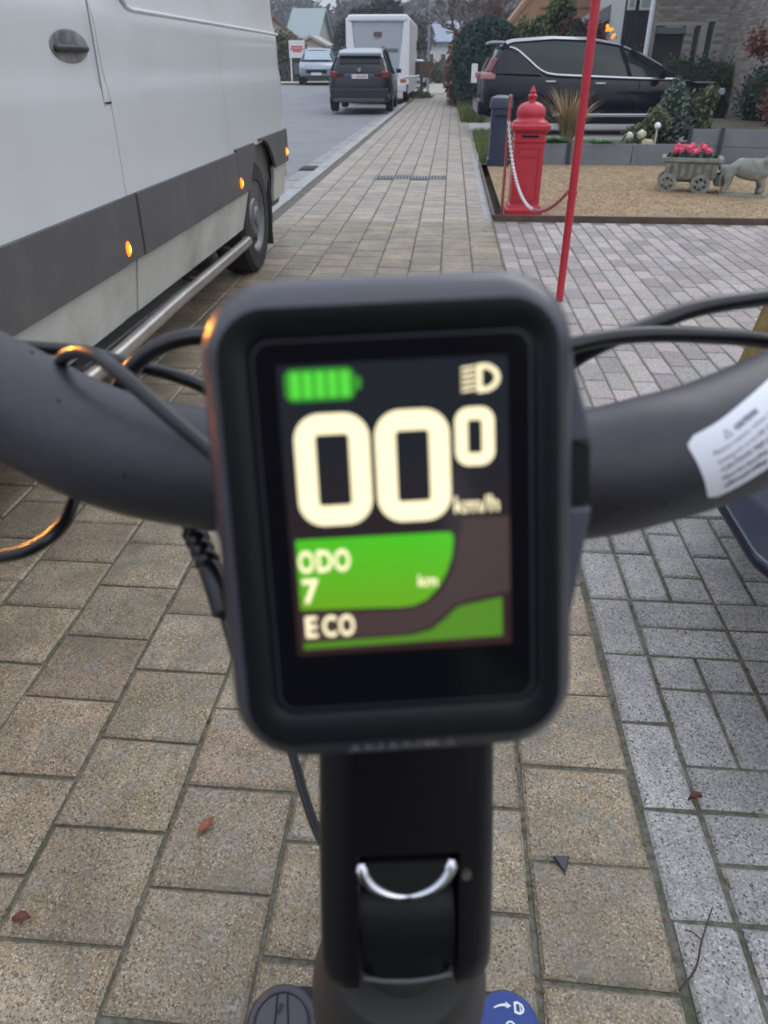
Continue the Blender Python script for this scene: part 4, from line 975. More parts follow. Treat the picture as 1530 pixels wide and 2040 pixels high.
# ================================================================== STREET THINGS
M_redp = mat('red_paint', (.50, .028, .045), .4, coat=.2, c2=(.43, .022, .038), scale=9)
# red pillar letterbox
lb = empty('letterbox', (.70, 7.45, .01), R(0), 'bright red cast pillar letterbox with domed top and finial standing on the gravel', 'letterbox')
def sq(w, z, d=None): d = d or w; return [(x, y, z) for x, y in rrect(w, d, .012, 2)]
b = MB(); b.loft([sq(.33, 0), sq(.33, .05), sq(.30, .065), sq(.29, .09), sq(.265, .10), sq(.265, .60), sq(.285, .612), sq(.285, .625), sq(.265, .635), sq(.265, .675), sq(.30, .69), sq(.33, .71), sq(.335, .735), sq(.32, .75)]); body = b.build('pillar', M_redp, lb, smooth=True, ang=25)
b = MB(); b.lathe([(.16, .745), (.155, .765), (.125, .78), (.118, .80), (.125, .815), (.128, .835), (.118, .87), (.09, .90), (.05, .915), (.03, .92), (.028, .935), (.042, .95), (.042, .965), (.022, .98), (.028, .995), (.012, 1.02), (0, 1.045)], 28); b.build('dome_cap', M_redp, lb, smooth=True, ang=45)
b = MB()
for z0, z1 in ((.14, .57),):
    for a, c, d in ((-.095, 0, .008), (.095, 0, .008)): b.box((a, -.136, (z0 + z1) / 2), (.012, .01, z1 - z0))
    b.box((0, -.136, z0), (.2, .01, .012)); b.box((0, -.136, z1), (.2, .01, .012))
b.box((0, -.136, .52), (.15, .012, .05)); b.build('door', M_redp, lb)
P(lb, 'slot', (0, -.134, .655), (.15, .008, .018), M_dark, 0)
# thin red post + red-white chain + big red post
tp = empty('chain_post', (.505, 7.40, 0), 0, 'thin short red iron post left of the letterbox', 'post')
b = MB(); b.cyl((0, 0, 0), (0, 0, .95), .013, n=12); b.build('shaft', mat('red_paint_worn', (.42, .04, .045), .5, c2=(.3, .12, .11), scale=20), tp)
b = MB(); b.blob((0, 0, .965), (.02, .02, .022), 2, 0); b.build('ball_top', mat('old_gold', (.3, .17, .1), .5), tp, smooth=True)
bpst = empty('red_pole', (.686, 4.48, 0), 0, 'tall slender red pole in the driveway rising out of the top of the picture', 'pole')
b = MB(); b.cyl((0, 0, 0), (0, 0, 2.6), .0215, .0245, n=24); b.build('shaft', M_redp, bpst, smooth=True)
b = MB(); b.cyl((0, 0, .585), (0, 0, .605), .0275, n=20); b.build('chain_collar', M_redp, bpst)
ch = empty('barrier_chain', (.505, 7.40, 0), 0, 'sagging red and white plastic chain hung between the two red posts', 'chain')
A_ = Vector((0, 0, .79)); B_ = Vector((.181 - .02, -2.90, .598))
N_ = 96; cpts = []
for i in range(N_ + 1):
    t = i / N_; p = A_.lerp(B_, t); p.z -= 4 * .33 * (t ** .8) * (1 - t); cpts.append(p)
b0 = MB(); ms = {}
for key, c_ in (('w', (.62, .60, .62)), ('r', (.40, .10, .12))):
    b = MB(); q = [(.010 * math.cos(R(a)), .019 * math.sin(R(a)), 0) for a in range(0, 361, 30)]
    b.tube(q, .0042, 6); ms[key] = b.mesh('chain_link', mat('chain_' + key, c_, .5), smooth=True)
for i in range(N_):
    p = cpts[i]; d_ = (cpts[i + 1] - p)
    o = bpy.data.objects.new('chain_link', ms['w' if i < 58 else 'r']); col.objects.link(o); o.parent = ch; o.location = (p + cpts[i + 1]) / 2
    q = d_.to_track_quat('Y', 'Z'); o.rotation_mode = 'QUATERNION'; o.rotation_quaternion = q @ Matrix.Rotation(R(90 * (i % 2)), 4, 'Y').to_quaternion()
# navy pillar bin
bn = empty('navy_letterbox', (.665, 11.35, 0), R(0), 'dark navy square pillar box behind the red letterbox at the pavement edge', 'letterbox')
b = MB(); b.loft([sq(.30, 0), sq(.30, .10), sq(.27, .11), sq(.255, .70), sq(.30, .71), sq(.30, .77), sq(.27, .83), sq(.12, .86)]); b.build('body', mat('navy_paint', (.02, .03, .065), .4, coat=.3), bn, smooth=True, ang=25)
P(bn, 'slot', (0, -.135, .62), (.17, .01, .02), M_dark, 0)
# white house-number post
wp = empty('marker_post', (.52, 21.0, 0), R(0), 'white rounded marker post in front of the clipped hedge tree', 'post')
b = MB(); b.loft([[(x, y, z) for x, y in rrect(.15, .05, .02, 3)] for z in (.83, 1.21)] + [[(x * .8, y, 1.235) for x, y in rrect(.15, .05, .02, 3)]]); b.build('plate', mat('white_plate', (.75, .76, .74), .4), wp)
b = MB(); b.cyl((0, 0, 0), (0, 0, .85), .012, n=8); b.build('stake', M_blackp, wp)
# brown mailbox on post
mb_ = empty('brown_mailbox', (-1.25, 36.2, 0), 0, 'brown box on a dark post standing in the grass strip right of the motorhome', 'mailbox')
P(mb_, 'box', (.05, 0, 1.05), (.5, .4, .6), mat('brown_box', (.13, .075, .06), .7), .03)
P(mb_, 'side_panel', (-.28, 0, 1.08), (.14, .42, .5), mat('dark_panel', (.05, .05, .055), .6), .02)
b = MB(); b.cyl((-.07, 0, 0), (-.07, 0, .8), .05, n=10); b.build('post', mat('dark_post', (.05, .07, .06), .7), mb_)
# street lamp column
sl_ = empty('street_lamp', (-1.30, 45, 0), 0, 'tall thin grey lamp column at the far pavement edge', 'street lamp')
b = MB(); b.tube(spline([(0, 0, 0), (0, 0, 3), (0, 0, 6.5), (-.2, 0, 7.6), (-1.0, 0, 8)], 4), .07, 10); b.build('column', mat('lamp_grey', (.25, .27, .29), .5), sl_, smooth=True)
P(sl_, 'lantern', (-1.2, 0, 8), (.6, .25, .12), mat('lamp_grey', (.25, .27, .29), .5), .03)
# estate agent's board
sg = empty('notice_board', (-8.15, 44.8, .42), R(12), 'white board with red print on two white posts beside the far left hedge', 'sign')
P(sg, 'board', (0, 0, 1.49), (.82, .05, .78), mat('board_white', (.72, .72, .72), .5), .01)
for z, w_ in ((1.60, .60), (1.49, .68), (1.40, .46)): P(sg, 'red_print', (.0, -.03, z), (w_, .01, .075), mat('print_red', (.55, .10, .12), .6), 0)
for s_ in (-1, 1): P(sg, 'leg', (s_ * .34, .03, .55), (.08, .07, 1.1), mat('board_white', (.72, .72, .72), .5), .01)
P(sg, 'lower_board', (.06, .06, .62), (.5, .04, .5), mat('grey_board', (.10, .11, .13), .6), .01)

# ================================================================== GARDEN
M_comp = mat('composite_board', (.15, .16, .175), .6, c2=(.19, .2, .215), scale=3, space='World')
pw = empty('planter_wall', (1.0, 11.50, 0), 0, 'low grey board edging with dark posts at the back of the gravel', 'garden wall')
for k, (x0, x1) in enumerate(((0.0, .62), (.66, 1.5), (1.5, 2.45))):
    P(pw, 'board', ((x0 + x1) / 2, 0, .14), (x1 - x0 - .01, .03, .27), M_comp, .004)
for x in (.64, 2.47): P(pw, 'post', (x, -.02, .15), (.05, .05, .30), mat('post_dark', (.04, .045, .055), .5), .004)
pw2 = empty('planter_wall', (3.45, 11.9, 0), R(-12), 'taller grey board planter wall behind the stone horse', 'garden wall')
for z in (.11, .33): P(pw2, 'board', (1.7, 0, z), (3.6, .035, .215), M_comp, .004)
for x in (-.1, .32, 2.2): P(pw2, 'post', (x, -.03, .23), (.05, .05, .47), mat('post_dark', (.04, .045, .055), .5), .004)
structure(sheet('raised_bed_soil', 1.0, 3.4, 11.52, 12.9, .22, mat('garden_soil', (.06, .05, .035), .95)))
structure(sheet('raised_bed_soil', 3.5, 8, 11.95, 15, .40, mat('garden_soil', (.06, .05, .035), .95)))

def clump(b, c, r, n, size, seed=0, shell=.55, mi=0):
    rnd = random.Random(seed)
    for k in range(n):
        while True:
            p = Vector((rnd.uniform(-1, 1), rnd.uniform(-1, 1), rnd.uniform(-1, 1)))
            if shell < p.length < 1: break
        nn = noise.noise(p * 2.2 + Vector((seed, 0, seed))) * .28
        p = Vector((p.x * r[0], p.y * r[1], p.z * r[2])) * (1 + nn) + Vector(c)
        a = Vector((rnd.gauss(0, 1), rnd.gauss(0, 1), rnd.gauss(0, 1))).normalized(); t = a.orthogonal().normalized() ; s = size * rnd.uniform(.5, 1.3)
        w = a.cross(t)
        b.add([p - t * s, p + w * s * .45, p + t * s, p - w * s * .45], [(0, 1, 2, 3)], mi)
def bush(name, label, cat, loc, blobs, m, n, size, stem_m=None, stem=None, group=None, core=True):
    o = empty(name, loc, 0, label, cat, group); b = MB(); tot = sum(r[0] * r[2] for c, r in blobs)
    for k, (c, r) in enumerate(blobs):
        clump(b, c, r, int(n * r[0] * r[2] / tot), size, seed=hash(name) % 50 * 0 + k * 3.1 + len(label))
    b.build('foliage', m, o, fix=False)
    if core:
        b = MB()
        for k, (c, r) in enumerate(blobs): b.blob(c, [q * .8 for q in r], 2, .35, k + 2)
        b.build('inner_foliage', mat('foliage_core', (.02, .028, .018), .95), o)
    if stem:
        b = MB(); b.cyl((0, 0, 0), (0, 0, stem[0]), stem[1], stem[1] * .7, n=10); b.build('trunk', mat('bark', (.09, .07, .055), .9, bump=.5, bscale=40), o)
    return o
G1 = mat('leaf_dark', (.045, .085, .05), .7, island=.45, c2=(.07, .11, .06), scale=2)
G2 = mat('leaf_mid', (.09, .14, .05), .7, island=.45, c2=(.14, .17, .06), scale=2)
G3 = mat('leaf_bluegreen', (.10, .15, .12), .7, island=.4, c2=(.15, .2, .16), scale=4)
G4 = mat('leaf_rust', (.17, .07, .045), .8, island=.5, c2=(.12, .06, .04), scale=3)
G5 = mat('leaf_teal', (.035, .07, .055), .7, island=.4, c2=(.05, .09, .075), scale=1.5)
G6 = mat('leaf_olive', (.15, .17, .08), .8, island=.4, c2=(.12, .12, .07), scale=2)
def blades(name, label, loc, n, h, spread, m, seed=1, lean=.5, cat='ornamental grass'):
    rnd = random.Random(seed); o = empty(name, loc, 0, label, cat); b = MB()
    for k in range(n):
        a = rnd.random() * 6.28; l = rnd.random() ** .7 * spread; hh = h * rnd.uniform(.55, 1.1); bx, by = math.cos(a) * .05 * rnd.random(), math.sin(a) * .05 * rnd.random()
        w = .009; ox, oy = -math.sin(a) * w, math.cos(a) * w; pts = []
        for t in (0, .4, .75, 1):
            pts.append((bx + math.cos(a) * l * t ** 1.6, by + math.sin(a) * l * t ** 1.6, hh * (t - lean * .25 * t ** 3)))
        vs = []; 
        for i, p in enumerate(pts):
            f_ = (1, .9, .6, .1)[i]; vs += [(p[0] - ox * f_, p[1] - oy * f_, p[2]), (p[0] + ox * f_, p[1] + oy * f_, p[2])]
        b.add(vs, [(2 * i, 2 * i + 1, 2 * i + 3, 2 * i + 2) for i in range(3)])
    b.build('blades', m, o, fix=False); return o
M_straw = mat('straw', (.36, .26, .15), .8, island=.35, c2=(.28, .2, .11), scale=5)
blades('ornamental_grass', 'dry straw coloured ornamental grass in front of the black people carrier', (1.68, 12.1, .2), 230, .78, .52, M_straw)
blades('low_grass_plant', 'low bright green leafy clump at the foot of the dry grass', (1.45, 11.75, .2), 500, .15, .34, mat('blade_green', (.09, .19, .06), .7, island=.3), 3)
blades('low_grass_plant', 'low green leafy clump between the dry grass and the cream flowers', (2.1, 11.7, .2), 400, .13, .30, mat('blade_green', (.09, .19, .06), .7, island=.3), 4)
fl = empty('cream_flowers', (2.58, 11.75, .2), 0, 'pair of pale cream flower heads in the raised bed', 'flowers')
for x, z in ((-.09, .15), (.07, .18)):
    b = MB(); b.blob((x, 0, z), (.055, .055, .06), 2, .4, x * 10, f=5); b.build('bloom', mat('cream_petal', (.6, .6, .42), .7), fl, smooth=True)
b = MB(); clump(b, (0, 0, .05), (.2, .15, .07), 200, .03, 2, 0); b.build('leaves', G2, fl, fix=False)
bush('conifer_shrub', 'blue green cone shaped conifer behind the pink flowers', 'shrub', (3.2, 12.5, .22), [((0, 0, .28), (.30, .28, .3)), ((.02, 0, .52), (.2, .2, .25)), ((0, 0, .7), (.1, .1, .16))], G3, 2600, .035)
bush('sloping_shrub', 'light green spreading shrub sloping up left of the blue green conifer', 'shrub', (2.85, 12.2, .22), [((-.12, 0, .12), (.26, .22, .17)), ((.08, 0, .26), (.2, .2, .2))], G6, 1500, .03)
bush('sloping_shrub', 'olive green rounded shrub right of the blue green conifer', 'shrub', (3.62, 12.6, .25), [((0, 0, .3), (.2, .2, .35)), ((.1, 0, .55), (.13, .14, .16))], G6, 1300, .035)
gl = empty('garden_light', (2.86, 11.8, .2), 0, 'small white ball garden light on a thin stem by the conifer', 'garden light')
b = MB(); b.blob((0, 0, .28), (.045, .045, .045), 2, 0); b.build('globe', mat('globe_white', (.75, .77, .8), .3), gl, smooth=True)
b = MB(); b.cyl((0, 0, 0), (0, 0, .25), .012, n=8); b.build('stem', mat('globe_stem', (.5, .5, .45), .5), gl)
rk = empty('yellow_rock', (2.72, 11.62, .2), 0, 'small cream yellow rock in the bed below the garden light', 'rock')
b = MB(); b.blob((0, 0, .06), (.09, .06, .08), 2, .5, 5, f=3); b.build('stone', mat('rock_cream', (.45, .38, .24), .9), rk)
# stone cart planter with pink flowers
M_stone = mat('weathered_stone', (.20, .20, .175), .9, c2=(.28, .28, .25), scale=12, bump=1, bscale=70, dirt=(.11, .13, .08), dirt_scale=14)
ct = empty('stone_cart', (2.62, 9.05, .01), R(-14), 'weathered stone wagon shaped planter on spoked wheels standing on the gravel', 'planter')
b = MB(); b.loft([[(x, y, z) for x, y in rrect(w, d, .02, 2)] for w, d, z in ((.48, .26, .13), (.55, .32, .30), (.62, .38, .31), (.62, .38, .345))] + [[(x, y, .345) for x, y in rrect(.54, .30, .02, 2)], [(x, y, .30) for x, y in rrect(.52, .28, .02, 2)]]); b.build('trough', M_stone, ct)
for k in range(7): P(ct, 'rib', (-.24 + k * .08, -.152, .22), (.05, .02, .14), M_stone, .005, Matrix.Rotation(R(9), 3, 'X'))
for x in (-.22, .12):
    for y in (-.17, .17):
        b = MB(); q = Matrix(((1, 0, 0), (0, 0, -1), (0, 1, 0))); c_ = Vector((x, y, .09))
        b.lathe([(.065, -.02), (.10, -.02), (.10, .02), (.065, .02), (.065, -.02)], 20, c_, q)
        b.lathe([(0, -.028), (.025, -.028), (.025, .028), (0, .028)], 10, c_, q)
        for s_ in range(6): a = s_ * math.pi / 3; b.bar(c_, c_ + q @ Vector((math.cos(a) * .07, math.sin(a) * .07, 0)), .016, .022)
        b.build('wheel', M_stone, ct, smooth=False)
P(ct, 'axle_bed', (-.05, 0, .12), (.5, .12, .05), M_stone, .01)
P(ct, 'driver_seat', (.36, 0, .24), (.14, .30, .05), M_stone, .01)
P(ct, 'shaft_block', (.34, 0, .13), (.16, .22, .12), M_stone, .02)
pf = empty('pink_flowers', (2.60, 9.05, .33), R(-14), 'cluster of bright pink flower heads planted in the stone wagon', 'flowers')
rnd = random.Random(4)
M_pinkf = mat('pink_petal', (.75, .07, .17), .6, island=.25, c2=(.8, .2, .3), scale=30)
for k in range(13):
    x = -.15 + .30 * (k % 7) / 6 + rnd.uniform(-.02, .02); y = -.07 + .1 * (k // 7) + rnd.uniform(-.02, .02); z = .10 + rnd.uniform(-.03, .03)
    b = MB(); b.blob((x, y, z), (.032, .032, .028), 1, .2, k); clump(b, (x, y, z), (.042, .042, .036), 60, .014, k, .5)
    b.build('bloom', M_pinkf, pf, fix=False)
b = MB(); clump(b, (0, 0, .03), (.24, .13, .05), 420, .035, 3, 0); b.build('leaves', mat('flower_leaf', (.05, .14, .10), .6, island=.4), pf, fix=False)
# stone horse
hs = empty('stone_horse', (3.12, 8.72, .01), R(-16), 'weathered stone draught horse statue pulling towards the right of the stone wagon', 'statue')
def skin(name, verts, edges, radii, m, parent, root=0, sub=2):
    me = bpy.data.meshes.new(name); me.from_pydata(verts, edges, []); o = bpy.data.objects.new(name, me); col.objects.link(o); o.parent = parent
    md = o.modifiers.new('skin', 'SKIN'); md.use_smooth_shade = True
    for i, r in enumerate(radii): me.skin_vertices[0].data[i].radius = (r, r) if not isinstance(r, tuple) else r
    me.skin_vertices[0].data[root].use_root = True
    s_ = o.modifiers.new('sub', 'SUBSURF'); s_.levels = sub; s_.render_levels = sub
    me.materials.append(m); return o
V = [(0, 0, .27), (-.11, 0, .275), (-.19, 0, .265), (.10, 0, .26), (.17, 0, .29), (.235, 0, .365), (.28, 0, .43), (.325, 0, .415), (.375, 0, .375),   # 0-8 trunk neck head
     (-.19, .055, .20), (-.175, .055, .12), (-.205, .055, .06), (-.20, .055, .02), (-.19, -.055, .20), (-.17, -.055, .12), (-.20, -.055, .06), (-.195, -.055, .02),
     (.13, .05, .17), (.14, .05, .09), (.135, .05, .02), (.13, -.05, .17), (.17, -.05, .10), (.14, -.05, .035), (-.23, 0, .24), (-.255, 0, .15), (-.245, 0, .08)]
Ed = [(0, 1), (1, 2), (0, 3), (3, 4), (4, 5), (5, 6), (6, 7), (7, 8), (2, 9), (9, 10), (10, 11), (11, 12), (2, 13), (13, 14), (14, 15), (15, 16), (3, 17), (17, 18), (18, 19), (3, 20), (20, 21), (21, 22), (2, 23), (23, 24), (24, 25)]
Rd = [.10, .095, .10, .10, .09, .072, .054, .046, .03, .056, .034, .028, .038, .056, .034, .028, .038, .044, .03, .036, .044, .03, .036, .022, .02, .012]
skin('body', V, Ed, Rd, M_stone, hs)
b = MB(); b.box((-.01, 0, .008), (.46, .2, .03)); b.build('base', M_stone, hs, bevel=.008)
for s_ in (-1, 1): b = MB(); b.cyl((.27, s_ * .022, .455), (.272, s_ * .027, .50), .012, .002, n=6); b.build('ear', M_stone, hs)
b = MB(); b.loft([[(x, y, z) for y in (-.012, .012)] + [(x + .01, y, z + .045) for y in (.01, -.01)] for x, z in ((.15, .35), (.19, .40), (.23, .45), (.26, .475))]); b.build('mane', M_stone, hs)
P(hs, 'collar', (.14, 0, .30), (.04, .19, .2), M_stone, .02, Matrix.Rotation(R(20), 3, 'Y'))
# trees and hedges behind the people carrier
tp_ = empty('clipped_tree', (.93, 24.2, 0), 0, 'large dark green clipped dome topped tree at the pavement edge behind the white post', 'tree')
b = MB(); rnd = random.Random(2)
for k in range(9000):
    a = rnd.random() * 6.28; z = rnd.random(); 
    zz = .35 + z * 1.95; rr = .95 * (1 - max(0, (zz - 1.35) / .95) ** 2.4) ** .5 if zz > 1.35 else .95 * (.80 + .2 * (zz - .35))
    rr *= 1 + .04 * noise.noise(Vector((math.cos(a) * 2, math.sin(a) * 2, zz * 2))); p = Vector((rr * math.cos(a), rr * math.sin(a), zz))
    d_ = Vector((rnd.gauss(0, 1), rnd.gauss(0, 1), rnd.gauss(0, 1))).normalized(); t = d_.orthogonal(); w = d_.cross(t); s = .045
    b.add([p - t * s, p + w * s * .6, p + t * s, p - w * s * .6], [(0, 1, 2, 3)])
b.build('crown', G5, tp_, fix=False)
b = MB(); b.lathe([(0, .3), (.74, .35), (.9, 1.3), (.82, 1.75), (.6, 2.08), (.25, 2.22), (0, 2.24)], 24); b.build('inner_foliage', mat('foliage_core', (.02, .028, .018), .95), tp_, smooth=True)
b = MB(); b.cyl((0, 0, 0), (0, 0, .5), .12, n=10); b.build('trunk', mat('bark', (.09, .07, .055), .9, bump=.5, bscale=40), tp_)
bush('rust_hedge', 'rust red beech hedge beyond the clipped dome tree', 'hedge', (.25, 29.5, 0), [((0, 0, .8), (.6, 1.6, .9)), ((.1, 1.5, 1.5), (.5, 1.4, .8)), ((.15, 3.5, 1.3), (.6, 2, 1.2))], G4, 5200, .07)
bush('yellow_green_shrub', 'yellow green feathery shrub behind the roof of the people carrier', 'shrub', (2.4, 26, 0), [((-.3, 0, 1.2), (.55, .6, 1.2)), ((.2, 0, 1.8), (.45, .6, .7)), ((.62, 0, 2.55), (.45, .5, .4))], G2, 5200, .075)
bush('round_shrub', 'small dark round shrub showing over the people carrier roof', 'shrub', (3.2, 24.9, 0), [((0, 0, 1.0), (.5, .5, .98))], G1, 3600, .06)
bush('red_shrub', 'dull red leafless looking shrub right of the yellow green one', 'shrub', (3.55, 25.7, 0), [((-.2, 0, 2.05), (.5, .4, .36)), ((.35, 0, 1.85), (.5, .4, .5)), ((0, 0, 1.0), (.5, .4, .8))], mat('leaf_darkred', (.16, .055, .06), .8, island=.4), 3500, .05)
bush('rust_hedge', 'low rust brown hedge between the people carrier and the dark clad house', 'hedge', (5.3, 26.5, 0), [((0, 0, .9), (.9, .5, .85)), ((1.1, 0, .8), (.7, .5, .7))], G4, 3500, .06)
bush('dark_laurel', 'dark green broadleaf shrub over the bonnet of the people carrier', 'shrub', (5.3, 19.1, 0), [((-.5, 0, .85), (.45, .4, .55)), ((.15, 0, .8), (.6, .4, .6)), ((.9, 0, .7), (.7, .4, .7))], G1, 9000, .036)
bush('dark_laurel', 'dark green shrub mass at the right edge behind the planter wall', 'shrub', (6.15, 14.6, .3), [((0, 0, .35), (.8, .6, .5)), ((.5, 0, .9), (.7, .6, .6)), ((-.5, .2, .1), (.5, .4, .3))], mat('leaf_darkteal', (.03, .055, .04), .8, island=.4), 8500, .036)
bush('rust_shrub', 'rust leaved shrub below the small reddish tree at the right edge', 'shrub', (5.0, 13.2, .38), [((0, 0, .35), (.38, .3, .4)), ((.25, 0, .85), (.42, .3, .45)), ((.75, .2, .3), (.4, .3, .4))], mat('leaf_maple', (.17, .075, .06), .8, island=.4), 2600, .035, core=False)
bush('dark_yew', 'dark green yew filling the corner between the brick house and the planter wall', 'shrub', (5.45, 14.6, .3), [((-.25, 0, .45), (.45, .4, .5)), ((.4, 0, .65), (.5, .4, .65))], G5, 5200, .036)
def bare_tree(name, label, loc, h, seed, m, spread=.5, depth=5, r0=.1, twig=.006, leaves=None, nl=0, lsize=.05, group=None, tw_levels=3):
    rnd = random.Random(seed); o = empty(name, loc, 0, label, 'tree', group); tb = MB(); bb = MB(); lv = MB()
    def grow(p, d, l, r, k):
        q = p + d * l; q2 = q + Vector((rnd.gauss(0, 1), rnd.gauss(0, 1), rnd.gauss(0, .6))) * l * .06
        (tb if k == 0 else bb).cyl(p, q2, r, max(twig, r * .68), n=8 if k < 2 else 4, cap=False)
        if leaves and k >= 2 and nl:
            for _ in range(nl):
                t = rnd.random(); c = p.lerp(q2, t) + Vector((rnd.gauss(0, 1), rnd.gauss(0, 1), rnd.gauss(0, 1))) * lsize * 1.5
                a = Vector((rnd.gauss(0, 1), rnd.gauss(0, 1), rnd.gauss(0, 1))).normalized(); t_ = a.orthogonal().normalized() * lsize; w = a.cross(t_) * .6
                lv.add([c - t_, c + w, c + t_, c - w], [(0, 1, 2, 3)])
        if k >= depth: return
        for _ in range(rnd.choice((2, 3, 3)) if k else 4):
            dd = (d + Vector((rnd.gauss(0, 1), rnd.gauss(0, 1), rnd.gauss(.15, .6))) * spread).normalized(); dd.z = max(dd.z, -.1)
            grow(q2, dd.normalized(), l * rnd.uniform(.62, .85), max(twig, r * .62), k + 1)
    grow(Vector((0, 0, 0)), Vector((0, 0, 1)), h * .25, r0, 0)
    tb.build('trunk', m, o, fix=False); bb.build('branches', m, o, fix=False)
    if leaves: lv.build('leaves', leaves, o, fix=False)
    return o
M_bark = mat('bark_grey', (.13, .115, .105), .9)
M_barkred = mat('bark_reddish', (.12, .07, .06), .9)
bare_tree('maple_tree', 'reddish brown leafed small tree at the right edge in front of the brick house', (5.15, 12.9, .35), 2.6, 3, M_barkred, .75, 5, .04, .004, mat('leaf_maple', (.17, .075, .06), .8, island=.4), 9, .035)
bare_tree('bare_shrub_tree', 'bare brown twiggy bush in front of the brick wall at upper right', (6.7, 15.5, .2), 3.4, 9, M_barkred, .6, 5, .05, .005, mat('leaf_brownish', (.10, .075, .06), .8, island=.4), 3, .04)

# ================================================================== HOUSES, RIGHT
M_brick = mat('brick_face', (.30, .26, .225), .85, obj_rnd=.3, c2=(.24, .21, .19), scale=5, bump=.4, bscale=90)
M_brick_far = mat('brick_face_far', (.30, .26, .225), .85, island=.3, c2=(.24, .21, .19), scale=5)
M_mortar = mat('mortar', (.34, .32, .29), .9)
M_pvc = mat('white_frame', (.72, .73, .74), .4)
M_wgl = mat('window_glass', (.05, .06, .07), .08, spec=.8)
bh = empty('brick_house', (4.35, 20.0, 0), 0, 'pale grey brown brick house with garage door and two narrow windows at the upper right', 'house')
# openings: garage and two slits
OP = [(.10, .75, 0, 1.95), (.93, 1.08, .3, 1.95), (1.22, 1.37, .3, 2.02)]
def inop(x, z, mx=.0): return any(a - mx < x < b_ + mx and c - mx < z < d_ + mx for a, b_, c, d_ in OP)
b = MB()
xs_ = sorted({0, 1.62} | {v for o_ in OP for v in o_[:2]}); zs_ = sorted({0, 6.2} | {v for o_ in OP for v in o_[2:]})
for xa, xb in zip(xs_, xs_[1:]):
    for za, zb in zip(zs_, zs_[1:]):
        if not inop((xa + xb) / 2, (za + zb) / 2): b.box(((xa + xb) / 2, .15, (za + zb) / 2), (xb - xa, .3, zb - za))
b.box((1.62 + .15, -2.9, 3.1), (.28, 6.4, 6.2)); b.box((5, 3, 3.1), (6.7, 5.6, 6.2))
b.build('wall', M_mortar, bh)
# bricks: the nearest courses one by one
bm_ = MB(); bm_.box((0, 0, 0), (.2, .012, .056)); bme = bm_.mesh('brick', M_brick); bf = MB(); cnt = 0; cand = []
for r in range(0, 70):
    z = .035 + r * .07
    for k in range(-1, 9):
        x = .105 + k * .213 + (.106 if r % 2 else 0)
        if not (0.09 < x < 1.53) or inop(x, z, .06): continue
        cand.append((abs(z - 1.9), x, -.004, z, 0))
    for k in range(0, 29):
        y = -.12 - k * .213 - (.106 if r % 2 else 0)
        if y < -6.0: continue
        cand.append((abs(z - 1.9) + .3 + abs(y) * .2, 1.626, y, z, 1))
cand.sort()
for k, (q, x, y, z, s_) in enumerate(cand):
    if k < 290:
        o = bpy.data.objects.new('brick', bme); col.objects.link(o); o.parent = bh; o.location = (x, y, z); o.rotation_euler = (0, 0, R(90) * s_)
    else: bf.box((x, y, z), (.2, .012, .056) if not s_ else (.012, .2, .056))
stuff(bf.build('distant_bricks', M_brick_far, bh, fix=False))
P(bh, 'garage_lintel', (.425, -.02, 1.86), (.62, .05, .12), mat('lintel_grey', (.12, .13, .14), .5), .005)
P(bh, 'garage_door', (.425, .12, .9), (.64, .05, 1.8), mat('garage_dark', (.035, .035, .038), .5), .005)
for a, b_, c, d_ in OP[1:]:
    w_ = P(bh, 'window', ((a + b_) / 2, .10, (c + d_) / 2), (b_ - a, .04, d_ - c), mat('frame_grey', (.16, .16, .17), .5), 0); P(w_, 'pane', ((a + b_) / 2, .075, (c + d_) / 2), (b_ - a - .05, .02, d_ - c - .06), M_wgl, 0)
dp = MB(); dp.cyl((-.06, -.10, 0), (-.06, -.10, 6.2), .055, n=14); dp.build('downpipe', mat('pipe_white', (.66, .68, .72), .4), bh, smooth=True)
b = MB(); b.prism([(-.6, 6.2), (8.6, 6.2), (8.6, 6.4), (4, 9), (-.6, 6.4)], -.4, 6, 'y'); b.build('roof', mat('roof_dark', (.07, .065, .065), .8), bh)
# dark clad house
dh = empty('clad_house', (5.48, 29.5, 0), 0, 'house with dark vertical cladding and white framed upper windows left of the downpipe', 'house')
M_cl = mat('dark_cladding', (.028, .032, .042), .6)
b = MB(); b.box((3.2, 3.05, 3.0), (6.4, 6, 6)); b.build('wall', mat('render_pale', (.5, .5, .48), .8), dh)
for k in range(15): P(dh, 'cladding_board', (.08 + k * .16, -.02, 3.3), (.15, .08, 3.6), M_cl, .006)
for x, w_ in ((.18, .26), (.68, .50)):
    f_ = P(dh, 'window', (x, -.07, 3.22), (w_, .08, 1.0), M_pvc, .01); P(f_, 'pane', (x, -.12, 3.24), (w_ - .12, .02, .84), mat('pane_green', (.35, .42, .4), .15), 0)
P(dh, 'garage_recess', (1.3, -.01, .8), (1.1, .06, 1.4), mat('brick_plain', (.28, .2, .16), .9), 0)
for x in (1.15, 1.5): P(dh, 'door_pane', (x, -.06, .95), (.12, .03, .9), mat('pane_dark', (.05, .06, .07), .3), 0)
P(dh, 'door', (1.33, -.05, .9), (.7, .03, 1.2), M_pvc, 0)
b = MB(); b.prism([(-.3, 6.0), (7, 6.0), (3.3, 8.6)], -.2, 6.2, 'y'); b.build('roof', mat('roof_dark', (.07, .065, .065), .8), dh)
